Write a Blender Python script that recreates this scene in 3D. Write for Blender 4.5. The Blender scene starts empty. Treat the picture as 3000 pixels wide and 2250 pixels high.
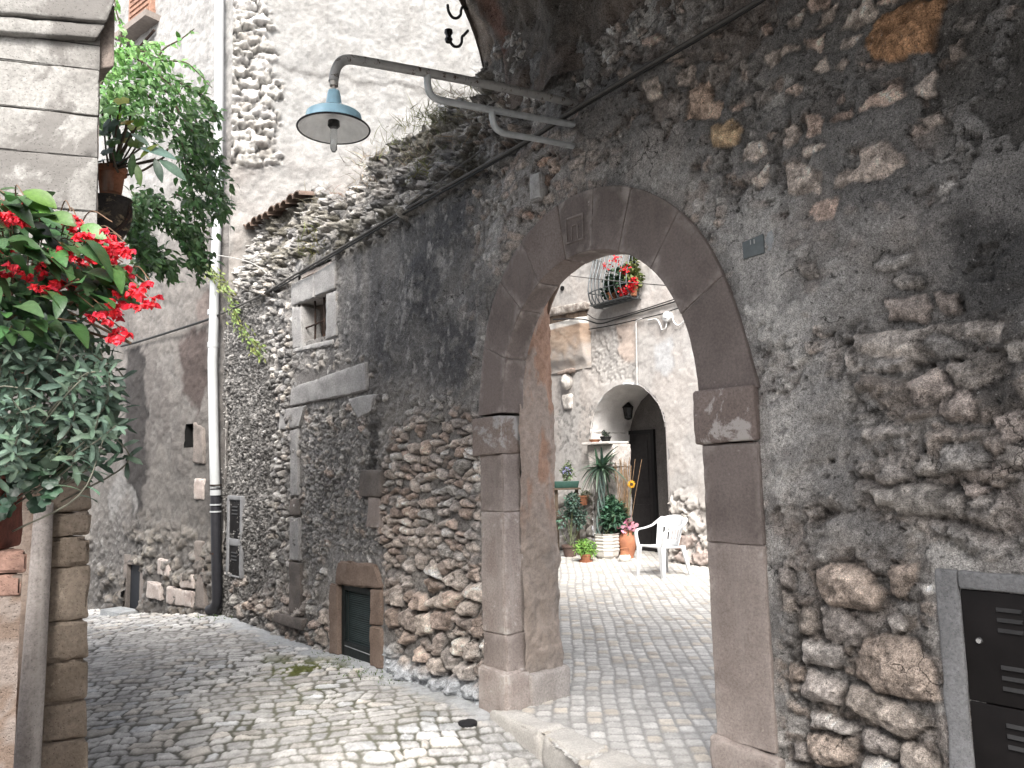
import bpy, math, random
import numpy as np
from mathutils import Vector, Matrix
rng = np.random.default_rng(11)
random.seed(5)
S = bpy.context.scene
COL = S.collection
# ------------------------------------------------------------------ camera
FPX = 2238.0
PITCH = math.radians(6.2)
_s = .023; _c = math.sqrt(1 - _s*_s)
CF = np.array([0, math.cos(PITCH), math.sin(PITCH)])
_U0 = np.array([0, -math.sin(PITCH), math.cos(PITCH)]); _R0 = np.array([1., 0, 0])
CR = _c*_R0 - _s*_U0; CU = _s*_R0 + _c*_U0
CP = np.array([0, 0, 1.55])
KD = 3000/2212.0          # survey pixels (2212 wide) -> photograph pixels
def ray(x, y):
    return CF + (x*KD-1500)/FPX*CR - (y*KD-1125)/FPX*CU
def on_z(x, y, z=0.):
    d = ray(x, y); return CP + (z-CP[2])/d[2]*d
def on_pl(x, y, P, n):
    d = ray(x, y); return CP + ((P-CP) @ n)/(d @ n)*d
def at_y(x, y, Y):
    d = ray(x, y); return CP + Y/d[1]*d
cam = bpy.data.cameras.new('camera'); camo = bpy.data.objects.new('camera', cam); COL.objects.link(camo)
cam.sensor_width = 36; cam.lens = 36*FPX/3000; cam.clip_end = 500; cam.clip_start = .05
M = Matrix.Identity(4)
for i in range(3):
    M[i][0] = CR[i]; M[i][1] = CU[i]; M[i][2] = -CF[i]; M[i][3] = CP[i]
camo.matrix_world = M
S.camera = camo
# ------------------------------------------------------------------ frames: a vertical wall plane with u along, w out towards the viewer, v up
class Frame:
    def __init__(s, P, th):
        s.P = np.array(P, float); s.d = np.array([math.sin(th), -math.cos(th), 0]); s.n = np.array([-math.cos(th), -math.sin(th), 0])
    def __call__(s, u, v, w=0.):
        u = np.asarray(u, float)[..., None]; v = np.asarray(v, float)[..., None]; w = np.asarray(w, float)[..., None]
        return s.P + u*s.d + w*s.n + v*np.array([0, 0, 1.])
    def uv(s, x, y, w=0.):
        p = on_pl(x, y, s.P+w*s.n, s.n); q = p-s.P
        return float(q @ s.d), float(p[2])
    def uvs(s, pts, w=0.): return [s.uv(x, y, w) for x, y in pts]
P0 = on_z(1502/KD, 2088/KD)
FW = Frame(P0, math.radians(41.4))                         # the rubble wall with the arch
FC = Frame([2.976, 11.52, 0], math.radians(37.))          # the house across the courtyard
PC = FW(-4.84, 0., 0.)                                     # corner at the drainpipe
FA = Frame(PC, math.radians(52.)); FA.d = np.array([.788, -.616, 0]); FA.n = np.array([-.616, -.788, 0])
FB = Frame(PC, 0); FB.d = np.array([.889, .458, 0]); FB.n = np.array([.458, -.889, 0])
PIER = at_y(200, 1000, 3.4); PIER[2] = 0
FP = Frame(PIER, 0); _b = math.radians(14); FP.d = np.array([math.cos(_b), math.sin(_b), 0]); FP.n = np.array([math.sin(_b), -math.cos(_b), 0])
FPS = Frame(PIER, 0); FPS.d = FP.d; FPS.n = np.array([.70, -.714, 0])     # the pier runs back along the alley
# ------------------------------------------------------------------ noise
def _hash(ix, iy, iz, seed):
    h = (ix.astype(np.int64)*374761393 + iy.astype(np.int64)*668265263 + iz.astype(np.int64)*2147483647 + seed*974711) & 0xffffffff
    h = ((h ^ (h >> 13))*1274126177) & 0xffffffff
    h = ((h ^ (h >> 16))*2246822519) & 0xffffffff
    return ((h ^ (h >> 15)) & 0xffffff)/float(0xffffff)
def vnoise(x, y, z=None, seed=0):
    x = np.asarray(x, float); y = np.asarray(y, float)
    ix = np.floor(x); iy = np.floor(y); fx = x-ix; fy = y-iy
    fx = fx*fx*fx*(fx*(fx*6-15)+10); fy = fy*fy*fy*(fy*(fy*6-15)+10)
    if z is None:
        zz = np.zeros_like(ix)
        def pl(k): pass
        a = _hash(ix, iy, zz, seed); b = _hash(ix+1, iy, zz, seed); c = _hash(ix, iy+1, zz, seed); d = _hash(ix+1, iy+1, zz, seed)
        return ((a*(1-fx)+b*fx)*(1-fy) + (c*(1-fx)+d*fx)*fy)*2-1
    z = np.asarray(z, float); iz = np.floor(z); fz = z-iz; fz = fz*fz*(3-2*fz)
    r = 0
    for k in (0, 1):
        a = _hash(ix, iy, iz+k, seed); b = _hash(ix+1, iy, iz+k, seed); c = _hash(ix, iy+1, iz+k, seed); d = _hash(ix+1, iy+1, iz+k, seed)
        r = r + ((a*(1-fx)+b*fx)*(1-fy) + (c*(1-fx)+d*fx)*fy)*(fz if k else 1-fz)
    return r*2-1
def fbm(x, y, z=None, o=4, seed=0, g=.5):
    a = 1.; t = 0; n = 0; f = 1.
    for i in range(o):
        t = t + a*vnoise(x*f+i*17.3, y*f-i*9.1, None if z is None else z*f+i*5.7, seed+i); n += a; a *= g; f *= 2.03
    return t/n*1.6
def sstep(a, b, x):
    t = np.clip((x-a)/(b-a), 0, 1); return t*t*(3-2*t)
def voro(x, y, seed=0, jit=.85, p=2.):
    ix = np.floor(x); iy = np.floor(y); z = np.zeros_like(ix)
    f1 = np.full(x.shape, 9.); f2 = np.full(x.shape, 9.); hid = np.zeros(x.shape); ox = np.zeros(x.shape); oy = np.zeros(x.shape)
    for a in (-1, 0, 1):
        for b in (-1, 0, 1):
            cx = ix+a; cy = iy+b
            px = cx+.5+(_hash(cx, cy, z, seed)-.5)*jit; py = cy+.5+(_hash(cx, cy, z+1, seed)-.5)*jit
            d = np.hypot(px-x, py-y) if p == 2. else (np.abs(px-x)**p+np.abs(py-y)**p)**(1/p); cl = d < f1
            f2 = np.where(cl, f1, np.minimum(f2, d)); f1 = np.where(cl, d, f1)
            hid = np.where(cl, _hash(cx, cy, z+2, seed), hid); ox = np.where(cl, x-px, ox); oy = np.where(cl, y-py, oy)
    return f1, f2, hid, ox, oy
def psdf(x, y, poly):
    d = np.full(x.shape, 1e9); ins = np.zeros(x.shape, bool); n = len(poly)
    for i in range(n):
        ax, ay = poly[i]; bx, by = poly[(i+1) % n]; ex, ey = bx-ax, by-ay
        t = np.clip(((x-ax)*ex+(y-ay)*ey)/(ex*ex+ey*ey+1e-12), 0, 1)
        d = np.minimum(d, np.hypot(x-ax-t*ex, y-ay-t*ey))
        c = ((ay > y) != (by > y))
        if abs(ey) > 1e-12: ins ^= c & (x < ex*(y-ay)/ey+ax)
    return np.where(ins, -d, d)
def pinterp(x, pts):
    p = sorted(pts); return np.interp(x, [a for a, b in p], [b for a, b in p])
# ------------------------------------------------------------------ objects
def tag(o, label=None, cat=None, group=None, kind=None):
    if label: o['label'] = label
    if cat: o['category'] = cat
    if group: o['group'] = group
    if kind: o['kind'] = kind
    return o
def thing(name, label, cat, loc=(0, 0, 0), group=None):
    o = bpy.data.objects.new(name, None); o.empty_display_size = .1; COL.objects.link(o); o.location = [float(a) for a in loc]
    bpy.context.view_layer.update()
    return tag(o, label, cat, group, 'thing')
def link(name, me, mat, parent=None):
    o = bpy.data.objects.new(name, me); COL.objects.link(o)
    if mat: me.materials.append(mat)
    if parent:
        o.parent = parent      # every mesh is built in world coordinates
        if parent.type == 'EMPTY': o.matrix_parent_inverse = Matrix.Translation(parent.location).inverted()
    return o
def mesh_np(name, V, Fq, col=None, Ft=None, smooth=True):
    me = bpy.data.meshes.new(name); V = np.asarray(V, np.float32).reshape(-1, 3)
    nq = 0 if Fq is None else len(Fq); nt = 0 if Ft is None else len(Ft)
    me.vertices.add(len(V)); me.vertices.foreach_set('co', V.ravel())
    loops = np.concatenate([np.asarray(Fq, np.int32).ravel() if nq else np.zeros(0, np.int32), np.asarray(Ft, np.int32).ravel() if nt else np.zeros(0, np.int32)])
    me.loops.add(len(loops)); me.loops.foreach_set('vertex_index', loops)
    me.polygons.add(nq+nt)
    ls = np.concatenate([np.arange(nq)*4, nq*4+np.arange(nt)*3]).astype(np.int32)
    me.polygons.foreach_set('loop_start', ls)
    me.polygons.foreach_set('use_smooth', np.full(nq+nt, smooth, bool))
    me.update(calc_edges=True); me.validate()
    if col is not None:
        a = me.color_attributes.new('col', 'FLOAT_COLOR', 'POINT')
        c4 = np.ones((len(V), 4), np.float32); c4[:, :3] = np.asarray(col, np.float32).reshape(-1, 3); a.data.foreach_set('color', c4.ravel())
    return me
def grid_faces(n, m, mask=None):
    i, j = np.meshgrid(np.arange(n-1), np.arange(m-1), indexing='ij'); a = i*m+j
    f = np.stack([a, a+m, a+m+1, a+1], -1)
    return f.reshape(-1, 4) if mask is None else f[mask]
def compact(V, F, C=None):
    u, inv = np.unique(F.ravel(), return_inverse=True)
    return V[u], inv.reshape(F.shape), None if C is None else C[u]
def grid_obj(name, P, col, mat, parent=None, mask=None, flip=False):
    n, m = P.shape[:2]; F = grid_faces(n, m, mask)
    if flip: F = F[:, ::-1]
    V, F, C = compact(P.reshape(-1, 3), F, None if col is None else np.broadcast_to(col, P.shape).reshape(-1, 3))
    return link(name, mesh_np(name, V, F, C), mat, parent)
class MB:
    def __init__(s): s.v = []; s.f = []; s.c = []; s.n = 0
    def add(s, V, F, col=None):
        V = np.asarray(V, float).reshape(-1, 3); s.v.append(V)
        for f in F: s.f.append(tuple(int(i)+s.n for i in f))
        s.c.append(np.broadcast_to(np.ones(3) if col is None else np.asarray(col, float), V.shape)); s.n += len(V); return s
    def box(s, c, e, R=None):
        c = np.asarray(c, float); e = np.asarray(e, float)/2
        V = np.array([[a, b, d] for a in (-1, 1) for b in (-1, 1) for d in (-1, 1)])*e
        if R is not None: V = V @ np.asarray(R).T
        return s.add(V+c, [(0, 1, 3, 2), (4, 6, 7, 5), (0, 4, 5, 1), (2, 3, 7, 6), (0, 2, 6, 4), (1, 5, 7, 3)])
    def fbox(s, fr, u0, u1, v0, v1, w0, w1):
        V = [fr(u, v, w) for u in (u0, u1) for v in (v0, v1) for w in (w0, w1)]
        return s.add(V, [(0, 1, 3, 2), (4, 6, 7, 5), (0, 4, 5, 1), (2, 3, 7, 6), (0, 2, 6, 4), (1, 5, 7, 3)])
    def tube(s, pts, r, seg=8, cap=True):
        pts = np.asarray(pts, float); n = len(pts); r = np.broadcast_to(np.asarray(r, float), (n,))
        T = np.gradient(pts, axis=0); T /= np.linalg.norm(T, axis=1)[:, None]+1e-12
        a = np.array([0, 0, 1.]) if abs(T[0][2]) < .9 else np.array([1., 0, 0])
        nn = np.cross(T[0], a); nn /= np.linalg.norm(nn); V = []
        for i in range(n):
            nn = nn - T[i]*(nn @ T[i]); nn /= np.linalg.norm(nn)+1e-12; b = np.cross(T[i], nn)
            for k in range(seg):
                t = 2*math.pi*k/seg; V.append(pts[i]+r[i]*(math.cos(t)*nn+math.sin(t)*b))
        F = [(i*seg+k, i*seg+(k+1) % seg, (i+1)*seg+(k+1) % seg, (i+1)*seg+k) for i in range(n-1) for k in range(seg)]
        if cap: F += [tuple(range(seg-1, -1, -1)), tuple((n-1)*seg+k for k in range(seg))]
        return s.add(V, F)
    def lathe(s, c, prof, seg=24, sq=None):
        c = np.asarray(c, float); V = []; n = len(prof)
        for r, z in prof:
            for k in range(seg):
                t = 2*math.pi*k/seg; rr = r*(1 if sq is None else sq(t)); V.append(c+np.array([rr*math.cos(t), rr*math.sin(t), z]))
        F = [(i*seg+k, i*seg+(k+1) % seg, (i+1)*seg+(k+1) % seg, (i+1)*seg+k) for i in range(n-1) for k in range(seg)]
        return s.add(V, F)
    def build(s, name, mat, parent=None, smooth=40, usecol=False):
        me = bpy.data.meshes.new(name); me.from_pydata(np.concatenate(s.v).tolist(), [], s.f)
        import bmesh
        bm = bmesh.new(); bm.from_mesh(me); bmesh.ops.recalc_face_normals(bm, faces=bm.faces); bm.to_mesh(me); bm.free()
        if usecol:
            a = me.color_attributes.new('col', 'FLOAT_COLOR', 'POINT'); C = np.concatenate(s.c); c4 = np.ones((len(C), 4), np.float32); c4[:, :3] = C
            a.data.foreach_set('color', c4.ravel())
        if smooth:
            me.polygons.foreach_set('use_smooth', np.ones(len(me.polygons), bool)); me.set_sharp_from_angle(angle=math.radians(smooth))
        return link(name, me, mat, parent)
def pblock(mapf, L, r=.01, res=.03, amp=.004, freq=14., seed=0, mb=None, chip=.0):
    """a rounded, slightly worn block: lattice surface of a box of size L mapped by mapf((a,b,c) in 0..1)"""
    ax = []
    for l in L:
        rr = min(r, l*.45); n = max(1, int((l-2*rr)/res)); ax.append(np.concatenate([[0, rr*.35], np.linspace(rr, l-rr, n+1), [l-rr*.35, l]]))
    n = [len(a) for a in ax]; idx = -np.ones(n, int); pts = []
    for i in range(n[0]):
        for j in range(n[1]):
            for k in range(n[2]):
                if i in (0, n[0]-1) or j in (0, n[1]-1) or k in (0, n[2]-1):
                    idx[i, j, k] = len(pts); pts.append((ax[0][i], ax[1][j], ax[2][k]))
    p = np.array(pts); Lv = np.array(L, float); rr = np.minimum(r, Lv*.45); q = np.clip(p, rr, Lv-rr); d = p-q
    dn = np.linalg.norm(d/rr, axis=1)[:, None]; p = np.where(dn > 1e-9, q+d/np.maximum(dn, 1e-9)*np.minimum(1, np.maximum(dn, 0)).clip(1, 1), p)
    W = mapf(p/Lv)
    if amp:
        ctr = W.mean(0); nr = W-mapf((np.clip(p, rr*1.5, Lv-rr*1.5))/Lv); nl = np.linalg.norm(nr, axis=1)[:, None]; nr = nr/np.maximum(nl, 1e-9)
        W = W + nr*(amp*fbm(W[:, 0]*freq+seed, W[:, 1]*freq, W[:, 2]*freq, 3, seed=seed))[:, None]
        if chip:
            ed = (np.abs(d) > rr*.2).sum(1) >= 2
            W = W - nr*(ed*chip*np.clip(fbm(W[:, 0]*22, W[:, 1]*22+seed, W[:, 2]*22, 2, seed=seed+5), 0, 1))[:, None]
    F = []
    for a, e in ((0, 0), (0, n[0]-1), (1, 0), (1, n[1]-1), (2, 0), (2, n[2]-1)):
        sl = [slice(None)]*3; sl[a] = e; g = idx[tuple(sl)]
        for i in range(g.shape[0]-1):
            for j in range(g.shape[1]-1): F.append((g[i, j], g[i+1, j], g[i+1, j+1], g[i, j+1]))
    mb = mb or MB(); mb.add(W, F); return mb
def quadmap(fr, q, w0, w1):
    q = np.array(q, float)     # bl, br, tr, tl
    def f(p):
        a, b, c = p[:, 0:1], p[:, 1:2], p[:, 2]
        uv = (q[0]*(1-a)+q[1]*a)*(1-b)+(q[3]*(1-a)+q[2]*a)*b
        return fr(uv[:, 0], uv[:, 1], w0+(w1-w0)*c)
    return f
def qblock(fr, q, w0, w1, **k):
    q = np.array(q, float); L = (np.linalg.norm(q[1]-q[0])/2+np.linalg.norm(q[2]-q[3])/2, np.linalg.norm(q[3]-q[0])/2+np.linalg.norm(q[2]-q[1])/2, abs(w1-w0))
    return pblock(quadmap(fr, q, w0, w1), L, **k)
def zmap(q, z0, z1):
    q = np.array(q, float)
    def f(p):
        a, b, c = p[:, 0:1], p[:, 1:2], p[:, 2:3]
        xy = (q[0]*(1-a)+q[1]*a)*(1-b)+(q[3]*(1-a)+q[2]*a)*b
        return np.concatenate([xy[:, :2], z0+(z1-z0)*c], 1)
    return f
def catmull(pts, n=8):
    P = np.asarray(pts, float); P = np.vstack([2*P[0]-P[1], P, 2*P[-1]-P[-2]]); out = []
    for i in range(1, len(P)-2):
        for t in np.linspace(0, 1, n, endpoint=False):
            a, b, c, d = P[i-1], P[i], P[i+1], P[i+2]
            out.append(.5*((2*b)+(c-a)*t+(2*a-5*b+4*c-d)*t*t+(3*b-a-3*c+d)*t**3))
    out.append(P[-2]); return np.array(out)
# ------------------------------------------------------------------ materials
def nd(nt, typ, **kw):
    n = nt.nodes.new(typ)
    for k, v in kw.items():
        if k in ('operation', 'blend_type', 'data_type', 'attribute_name', 'noise_dimensions', 'feature', 'distance', 'sky_type', 'noise_type', 'interpolation', 'invert'): setattr(n, k, v)
        else: n.inputs[k].default_value = v
    return n
def newmat(name, rough=.85, spec=.3):
    m = bpy.data.materials.new(name); m.use_nodes = True; nt = m.node_tree; b = nt.nodes['Principled BSDF']
    b.inputs['Roughness'].default_value = rough; b.inputs['Specular IOR Level'].default_value = spec
    return m, nt, b
def mixc(nt, typ, fac, a, b):
    n = nt.nodes.new('ShaderNodeMix'); n.data_type = 'RGBA'; n.blend_type = typ; n.clamp_factor = True
    for i, v in ((0, fac), (6, a), (7, b)):
        if hasattr(v, 'is_output'): nt.links.new(v, n.inputs[i])
        else: n.inputs[i].default_value = v if i == 0 else (tuple(v)+(1,))[:4]
    return n.outputs[2]
def ramp(nt, src, stops):
    r = nt.nodes.new('ShaderNodeValToRGB'); e = r.color_ramp.elements
    while len(e) < len(stops): e.new(.5)
    for el, (p, c) in zip(e, stops):
        el.position = p; el.color = (c, c, c, 1) if isinstance(c, (int, float)) else tuple(c)+(1,)
    nt.links.new(src, r.inputs[0]); return r.outputs[0]
def noise(nt, co, scale, detail=6, rough=.6, dist=0.):
    n = nd(nt, 'ShaderNodeTexNoise', Scale=scale, Detail=detail, Roughness=rough, Distortion=dist); nt.links.new(co, n.inputs['Vector']); return n.outputs['Fac']
def rock(name, c1, c2=None, vcol=False, big=6., fine=70., lo=.62, hi=1.35, bump=.35, bdist=.012, rough=.92, pits=.35, spots=None, spot_scale=9., spot_cut=.62, streak=None, gritty=False, wear=None):
    """weathered stone or plaster: base colour (or the mesh's own), mottling at two scales, dark pits, pale spots, bump"""
    m, nt, b = newmat(name, rough, .2); tc = nt.nodes.new('ShaderNodeTexCoord'); co = tc.outputs['Object']
    if vcol: at = nd(nt, 'ShaderNodeAttribute', attribute_name='col'); base = at.outputs['Color']
    else: base = mixc(nt, 'MIX', ramp(nt, noise(nt, co, big, 5), [(.38, 0.), (.62, 1.)]), c1, c2 or c1)
    n2 = noise(nt, co, fine, 8, .72); base = mixc(nt, 'MULTIPLY', 1., base, ramp(nt, n2, [(.28, lo), (.5, 1.), (.74, hi)]))
    if spots: base = mixc(nt, 'MIX', ramp(nt, noise(nt, co, spot_scale, 7, .7, .4), [(spot_cut, 0.), (spot_cut+.05, .85)]), base, spots)
    if streak:
        mp = nd(nt, 'ShaderNodeMapping', Scale=(7, 7, .55)); nt.links.new(co, mp.inputs[0])
        base = mixc(nt, 'MIX', ramp(nt, noise(nt, mp.outputs[0], 1.6, 6, .65), [(.50, 0.), (.68, streak[3])]), base, streak[:3])
    hx = None
    if gritty:
        sp = noise(nt, co, 190, 3, .6); base = mixc(nt, 'MULTIPLY', .8, base, ramp(nt, sp, [(.34, .45), (.5, 1.), (.66, 1.5)]))
        pn = noise(nt, co, 34, 7, .72, .6); pk = ramp(nt, pn, [(.33, .22), (.40, 1.)]); base = mixc(nt, 'MULTIPLY', .85, base, pk)
        base = mixc(nt, 'MIX', ramp(nt, noise(nt, co, 52, 8, .75, .3), [(.60, 0.), (.66, .65)]), base, (.42, .405, .385))
        dn = nt.nodes.new('ShaderNodeVectorMath'); dn.operation = 'MULTIPLY_ADD'; nz = nd(nt, 'ShaderNodeTexNoise', Scale=9., Detail=5.); nt.links.new(co, nz.inputs['Vector']); nt.links.new(nz.outputs['Color'], dn.inputs[0]); dn.inputs[1].default_value = (.16, .16, .16); nt.links.new(co, dn.inputs[2])
        ce = nd(nt, 'ShaderNodeTexVoronoi', feature='DISTANCE_TO_EDGE', Scale=5.5); nt.links.new(dn.outputs[0], ce.inputs['Vector']); mk = ramp(nt, noise(nt, co, 1.9, 4), [(.55, 0.), (.60, 1.)])
        ck = ramp(nt, ce.outputs['Distance'], [(.003, .25), (.013, 1.)]); base = mixc(nt, 'MULTIPLY', mk, base, ck); hx = mixc(nt, 'MULTIPLY', mk, pk, ck)
    if wear:
        ge = nt.nodes.new('ShaderNodeNewGeometry'); wm = nt.nodes.new('ShaderNodeMath'); wm.operation = 'MULTIPLY'; nt.links.new(ramp(nt, ge.outputs['Pointiness'], [(.51, 0.), (.56, .8)]), wm.inputs[0]); nt.links.new(ramp(nt, noise(nt, co, 16, 5), [(.4, .1), (.6, 1.)]), wm.inputs[1])
        base = mixc(nt, 'MIX', wm.outputs[0], base, wear)
    vo = nd(nt, 'ShaderNodeTexVoronoi', Scale=fine*1.3); nt.links.new(co, vo.inputs['Vector'])
    pit = ramp(nt, vo.outputs['Distance'], [(.05, 0.), (.26, 1.)])
    base = mixc(nt, 'MULTIPLY', pits, base, pit); nt.links.new(base, b.inputs['Base Color'])
    h = nt.nodes.new('ShaderNodeMath'); h.operation = 'MULTIPLY_ADD'; nt.links.new(noise(nt, co, fine*.45, 9, .7), h.inputs[0]); h.inputs[1].default_value = 1.6; nt.links.new(pit if hx is None else mixc(nt, 'MULTIPLY', 1., pit, hx), h.inputs[2])
    bp = nd(nt, 'ShaderNodeBump', Strength=bump, Distance=bdist); nt.links.new(h.outputs[0], bp.inputs['Height']); nt.links.new(bp.outputs[0], b.inputs['Normal'])
    return m
def plain(name, c, rough=.5, metal=0., spec=.4, var=.15, scale=20., bump=.05, spots=None, cut=.6, trans=0., ior=1.45, coat=0.):
    m, nt, b = newmat(name, rough, spec); b.inputs['Metallic'].default_value = metal
    tc = nt.nodes.new('ShaderNodeTexCoord'); co = tc.outputs['Object']; n1 = noise(nt, co, scale, 6, .65)
    base = mixc(nt, 'MULTIPLY', 1., c, ramp(nt, n1, [(.3, 1-var*1.5), (.7, 1+var)]))
    if spots: base = mixc(nt, 'MIX', ramp(nt, noise(nt, co, scale*1.7, 8, .75), [(cut, 0.), (cut+.04, 1.)]), base, spots)
    nt.links.new(base, b.inputs['Base Color'])
    b.inputs['Transmission Weight'].default_value = trans; b.inputs['IOR'].default_value = ior; b.inputs['Coat Weight'].default_value = coat
    if bump:
        bp = nd(nt, 'ShaderNodeBump', Strength=bump, Distance=.01); nt.links.new(noise(nt, co, scale*3, 6), bp.inputs['Height']); nt.links.new(bp.outputs[0], b.inputs['Normal'])
    return m
def leafmat(name, rough=.4, trans=.25, spec=.5):
    m, nt, b = newmat(name, rough, spec); at = nd(nt, 'ShaderNodeAttribute', attribute_name='col'); tc = nt.nodes.new('ShaderNodeTexCoord')
    base = mixc(nt, 'MULTIPLY', 1., at.outputs['Color'], ramp(nt, noise(nt, tc.outputs['Object'], 60, 4), [(.3, .8), (.7, 1.2)]))
    nt.links.new(base, b.inputs['Base Color']); bp = nd(nt, 'ShaderNodeBump', Strength=.35, Distance=.004); nt.links.new(noise(nt, tc.outputs['Object'], 95, 4), bp.inputs['Height']); nt.links.new(bp.outputs[0], b.inputs['Normal'])
    tr = nt.nodes.new('ShaderNodeBsdfTranslucent'); nt.links.new(base, tr.inputs['Color']); mx = nt.nodes.new('ShaderNodeMixShader'); mx.inputs[0].default_value = trans
    out = nt.nodes['Material Output']; nt.links.new(b.outputs[0], mx.inputs[1]); nt.links.new(tr.outputs[0], mx.inputs[2]); nt.links.new(mx.outputs[0], out.inputs['Surface'])
    return m
# ------------------------------------------------------------------ leaves
def unit(a): return a/(np.linalg.norm(a, axis=-1, keepdims=True)+1e-12)
def leaves(P, D, N, L, Wd, col, prof='oval', fold=.25, curl=.35, rows=5, jitter=0.):
    """vertices, quads and colours of many leaf blades: P base points, D directions, N face normals, L lengths, Wd widths"""
    P = np.asarray(P, float); n = len(P); D = unit(np.broadcast_to(np.asarray(D, float), P.shape)); N = np.broadcast_to(np.asarray(N, float), P.shape)
    X = unit(np.cross(D, N)); N = np.cross(X, D); L = np.broadcast_to(np.asarray(L, float), (n,)); Wd = np.broadcast_to(np.asarray(Wd, float), (n,))
    t = np.linspace(0, 1, rows)
    w = {'oval': np.sin(np.pi*np.clip(t*.94+.04, 0, 1))**.8, 'lance': np.sin(np.pi*t**.75)**.9, 'spoon': np.clip(.3+.7*t, 0, 1)*np.sqrt(np.clip(1-t**4, 0, 1)), 'round': np.sqrt(np.clip(1-(2*t-1)**2, 0.02, 1)), 'blade': (1-t)**.6*np.clip(t*8, .5, 1)}[prof]
    V = np.zeros((n, rows, 3, 3))
    cu = curl if np.ndim(curl) else np.full(n, curl)
    for i in range(rows):
        c = P+D*(L*t[i])[:, None]-N*(cu*L*t[i]**2)[:, None]
        for k, sgn in ((0, -1), (1, 0), (2, 1)):
            V[:, i, k] = c+X*(sgn*Wd*.5*w[i])[:, None]+N*(abs(sgn)*fold*Wd*.5*w[i])[:, None]
    base = np.array([(i*3+k, i*3+k+1, (i+1)*3+k+1, (i+1)*3+k) for i in range(rows-1) for k in (0, 1)])
    F = (base[None]+(np.arange(n)*rows*3)[:, None, None]).reshape(-1, 4)
    C = np.repeat(np.broadcast_to(np.asarray(col, float), (n, 3)), rows*3, axis=0).reshape(n, rows, 3, 3).copy(); C[:, :, 1] *= 1.28; C[:, 0] *= .8; C[:, -1] *= .9; C = C.reshape(-1, 3)
    return V.reshape(-1, 3), F, C
class LB:
    def __init__(s): s.V = []; s.F = []; s.C = []; s.n = 0
    def add(s, t):
        V, F, C = t; s.V.append(V); s.F.append(F+s.n); s.C.append(C); s.n += len(V); return s
    def build(s, name, mat, parent=None):
        return link(name, mesh_np(name, np.concatenate(s.V), np.concatenate(s.F), np.concatenate(s.C)), mat, parent)
def rcol(n, c, v=.25, hue=.12):
    c = np.asarray(c, float); k = 1+(rng.random((n, 1))-.5)*2*v; h = 1+(rng.random((n, 3))-.5)*2*hue
    return np.clip(c*k*h, .003, 1)
def rdir(n): return unit(rng.normal(size=(n, 3)))
# ================================================================== materials used below
M_WALL = rock('rubble_wall', None, vcol=True, fine=75, lo=.6, hi=1.35, bump=.8, bdist=.016, pits=.4, gritty=True)
M_PALE = rock('pale_plaster', None, vcol=True, fine=45, lo=.8, hi=1.12, bump=.22, bdist=.010, pits=.25)
M_HOUSE = rock('house_plaster', None, vcol=True, fine=75, lo=.75, hi=1.18, bump=.6, bdist=.014, pits=.35)
M_PAVE = rock('paving', None, vcol=True, fine=90, lo=.72, hi=1.18, bump=.4, bdist=.006, pits=.3, rough=.8)
M_JAMB = rock('red_sandstone', (.215, .18, .164), (.285, .243, .222), fine=85, big=3.5, bump=.35, bdist=.006, pits=.4, lo=.65, hi=1.3, wear=(.42, .37, .34), spots=(.34, .29, .26), spot_scale=11, spot_cut=.65, streak=(.30, .265, .245, .55))
M_JAMB2 = rock('scraped_sandstone', (.27, .225, .205), (.345, .30, .275), fine=85, big=4, bump=.3, bdist=.006, pits=.35, spots=(.45, .41, .38), wear=(.5, .46, .43), spot_scale=11, spot_cut=.61, streak=(.40, .365, .34, .5))
M_ARCHD = rock('dark_sandstone', (.128, .106, .098), (.18, .15, .139), fine=80, big=2.5, bump=.25, bdist=.006, pits=.3, lo=.75, hi=1.25, wear=(.36, .32, .295), spots=(.34, .30, .275), spot_scale=15, spot_cut=.685, streak=(.19, .155, .14, .4))
M_IMPW = rock('lime_spattered_sandstone', (.16, .128, .115), (.21, .17, .155), fine=80, big=3, bump=.25, bdist=.006, spots=(.42, .39, .37), spot_scale=4.2, spot_cut=.535)
M_LIME = rock('grey_limestone', wear=(.48, .465, .45), c1=(.27, .26, .255), c2=(.36, .35, .34), fine=80, big=5, bump=.35, bdist=.007, pits=.45, spots=(.16, .155, .15), spot_scale=8, spot_cut=.64)
M_LIMED = rock('dark_limestone', (.13, .115, .105), (.19, .165, .15), fine=80, big=5, bump=.35, bdist=.007, pits=.45)
M_BLACK = plain('dark_opening_and_iron_black', (.006, .006, .006), .95, bump=0)  # stands in for unlit depth in openings; also the lantern's black iron
M_IRON = plain('rusty_iron', (.035, .024, .02), .8, .3, spots=(.09, .045, .025), cut=.55, scale=40, bump=.3)
M_GALV = plain('galvanised_pipe', (.36, .355, .345), .5, .2, spots=(.075, .05, .035), cut=.56, scale=14, bump=.2)
M_GALV2 = plain('galvanised_brace', (.48, .50, .51), .5, .2, spots=(.12, .08, .06), cut=.64, scale=14, bump=.2)
M_CABLE = plain('grey_cable', (.09, .085, .08), .7, bump=.1)
M_CABLEB = plain('black_cable', (.02, .02, .02), .6, bump=.1)
M_CEM = rock('cement', (.30, .31, .315), (.40, .41, .415), fine=70, big=9, bump=.5, bdist=.01, pits=.4)
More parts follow.
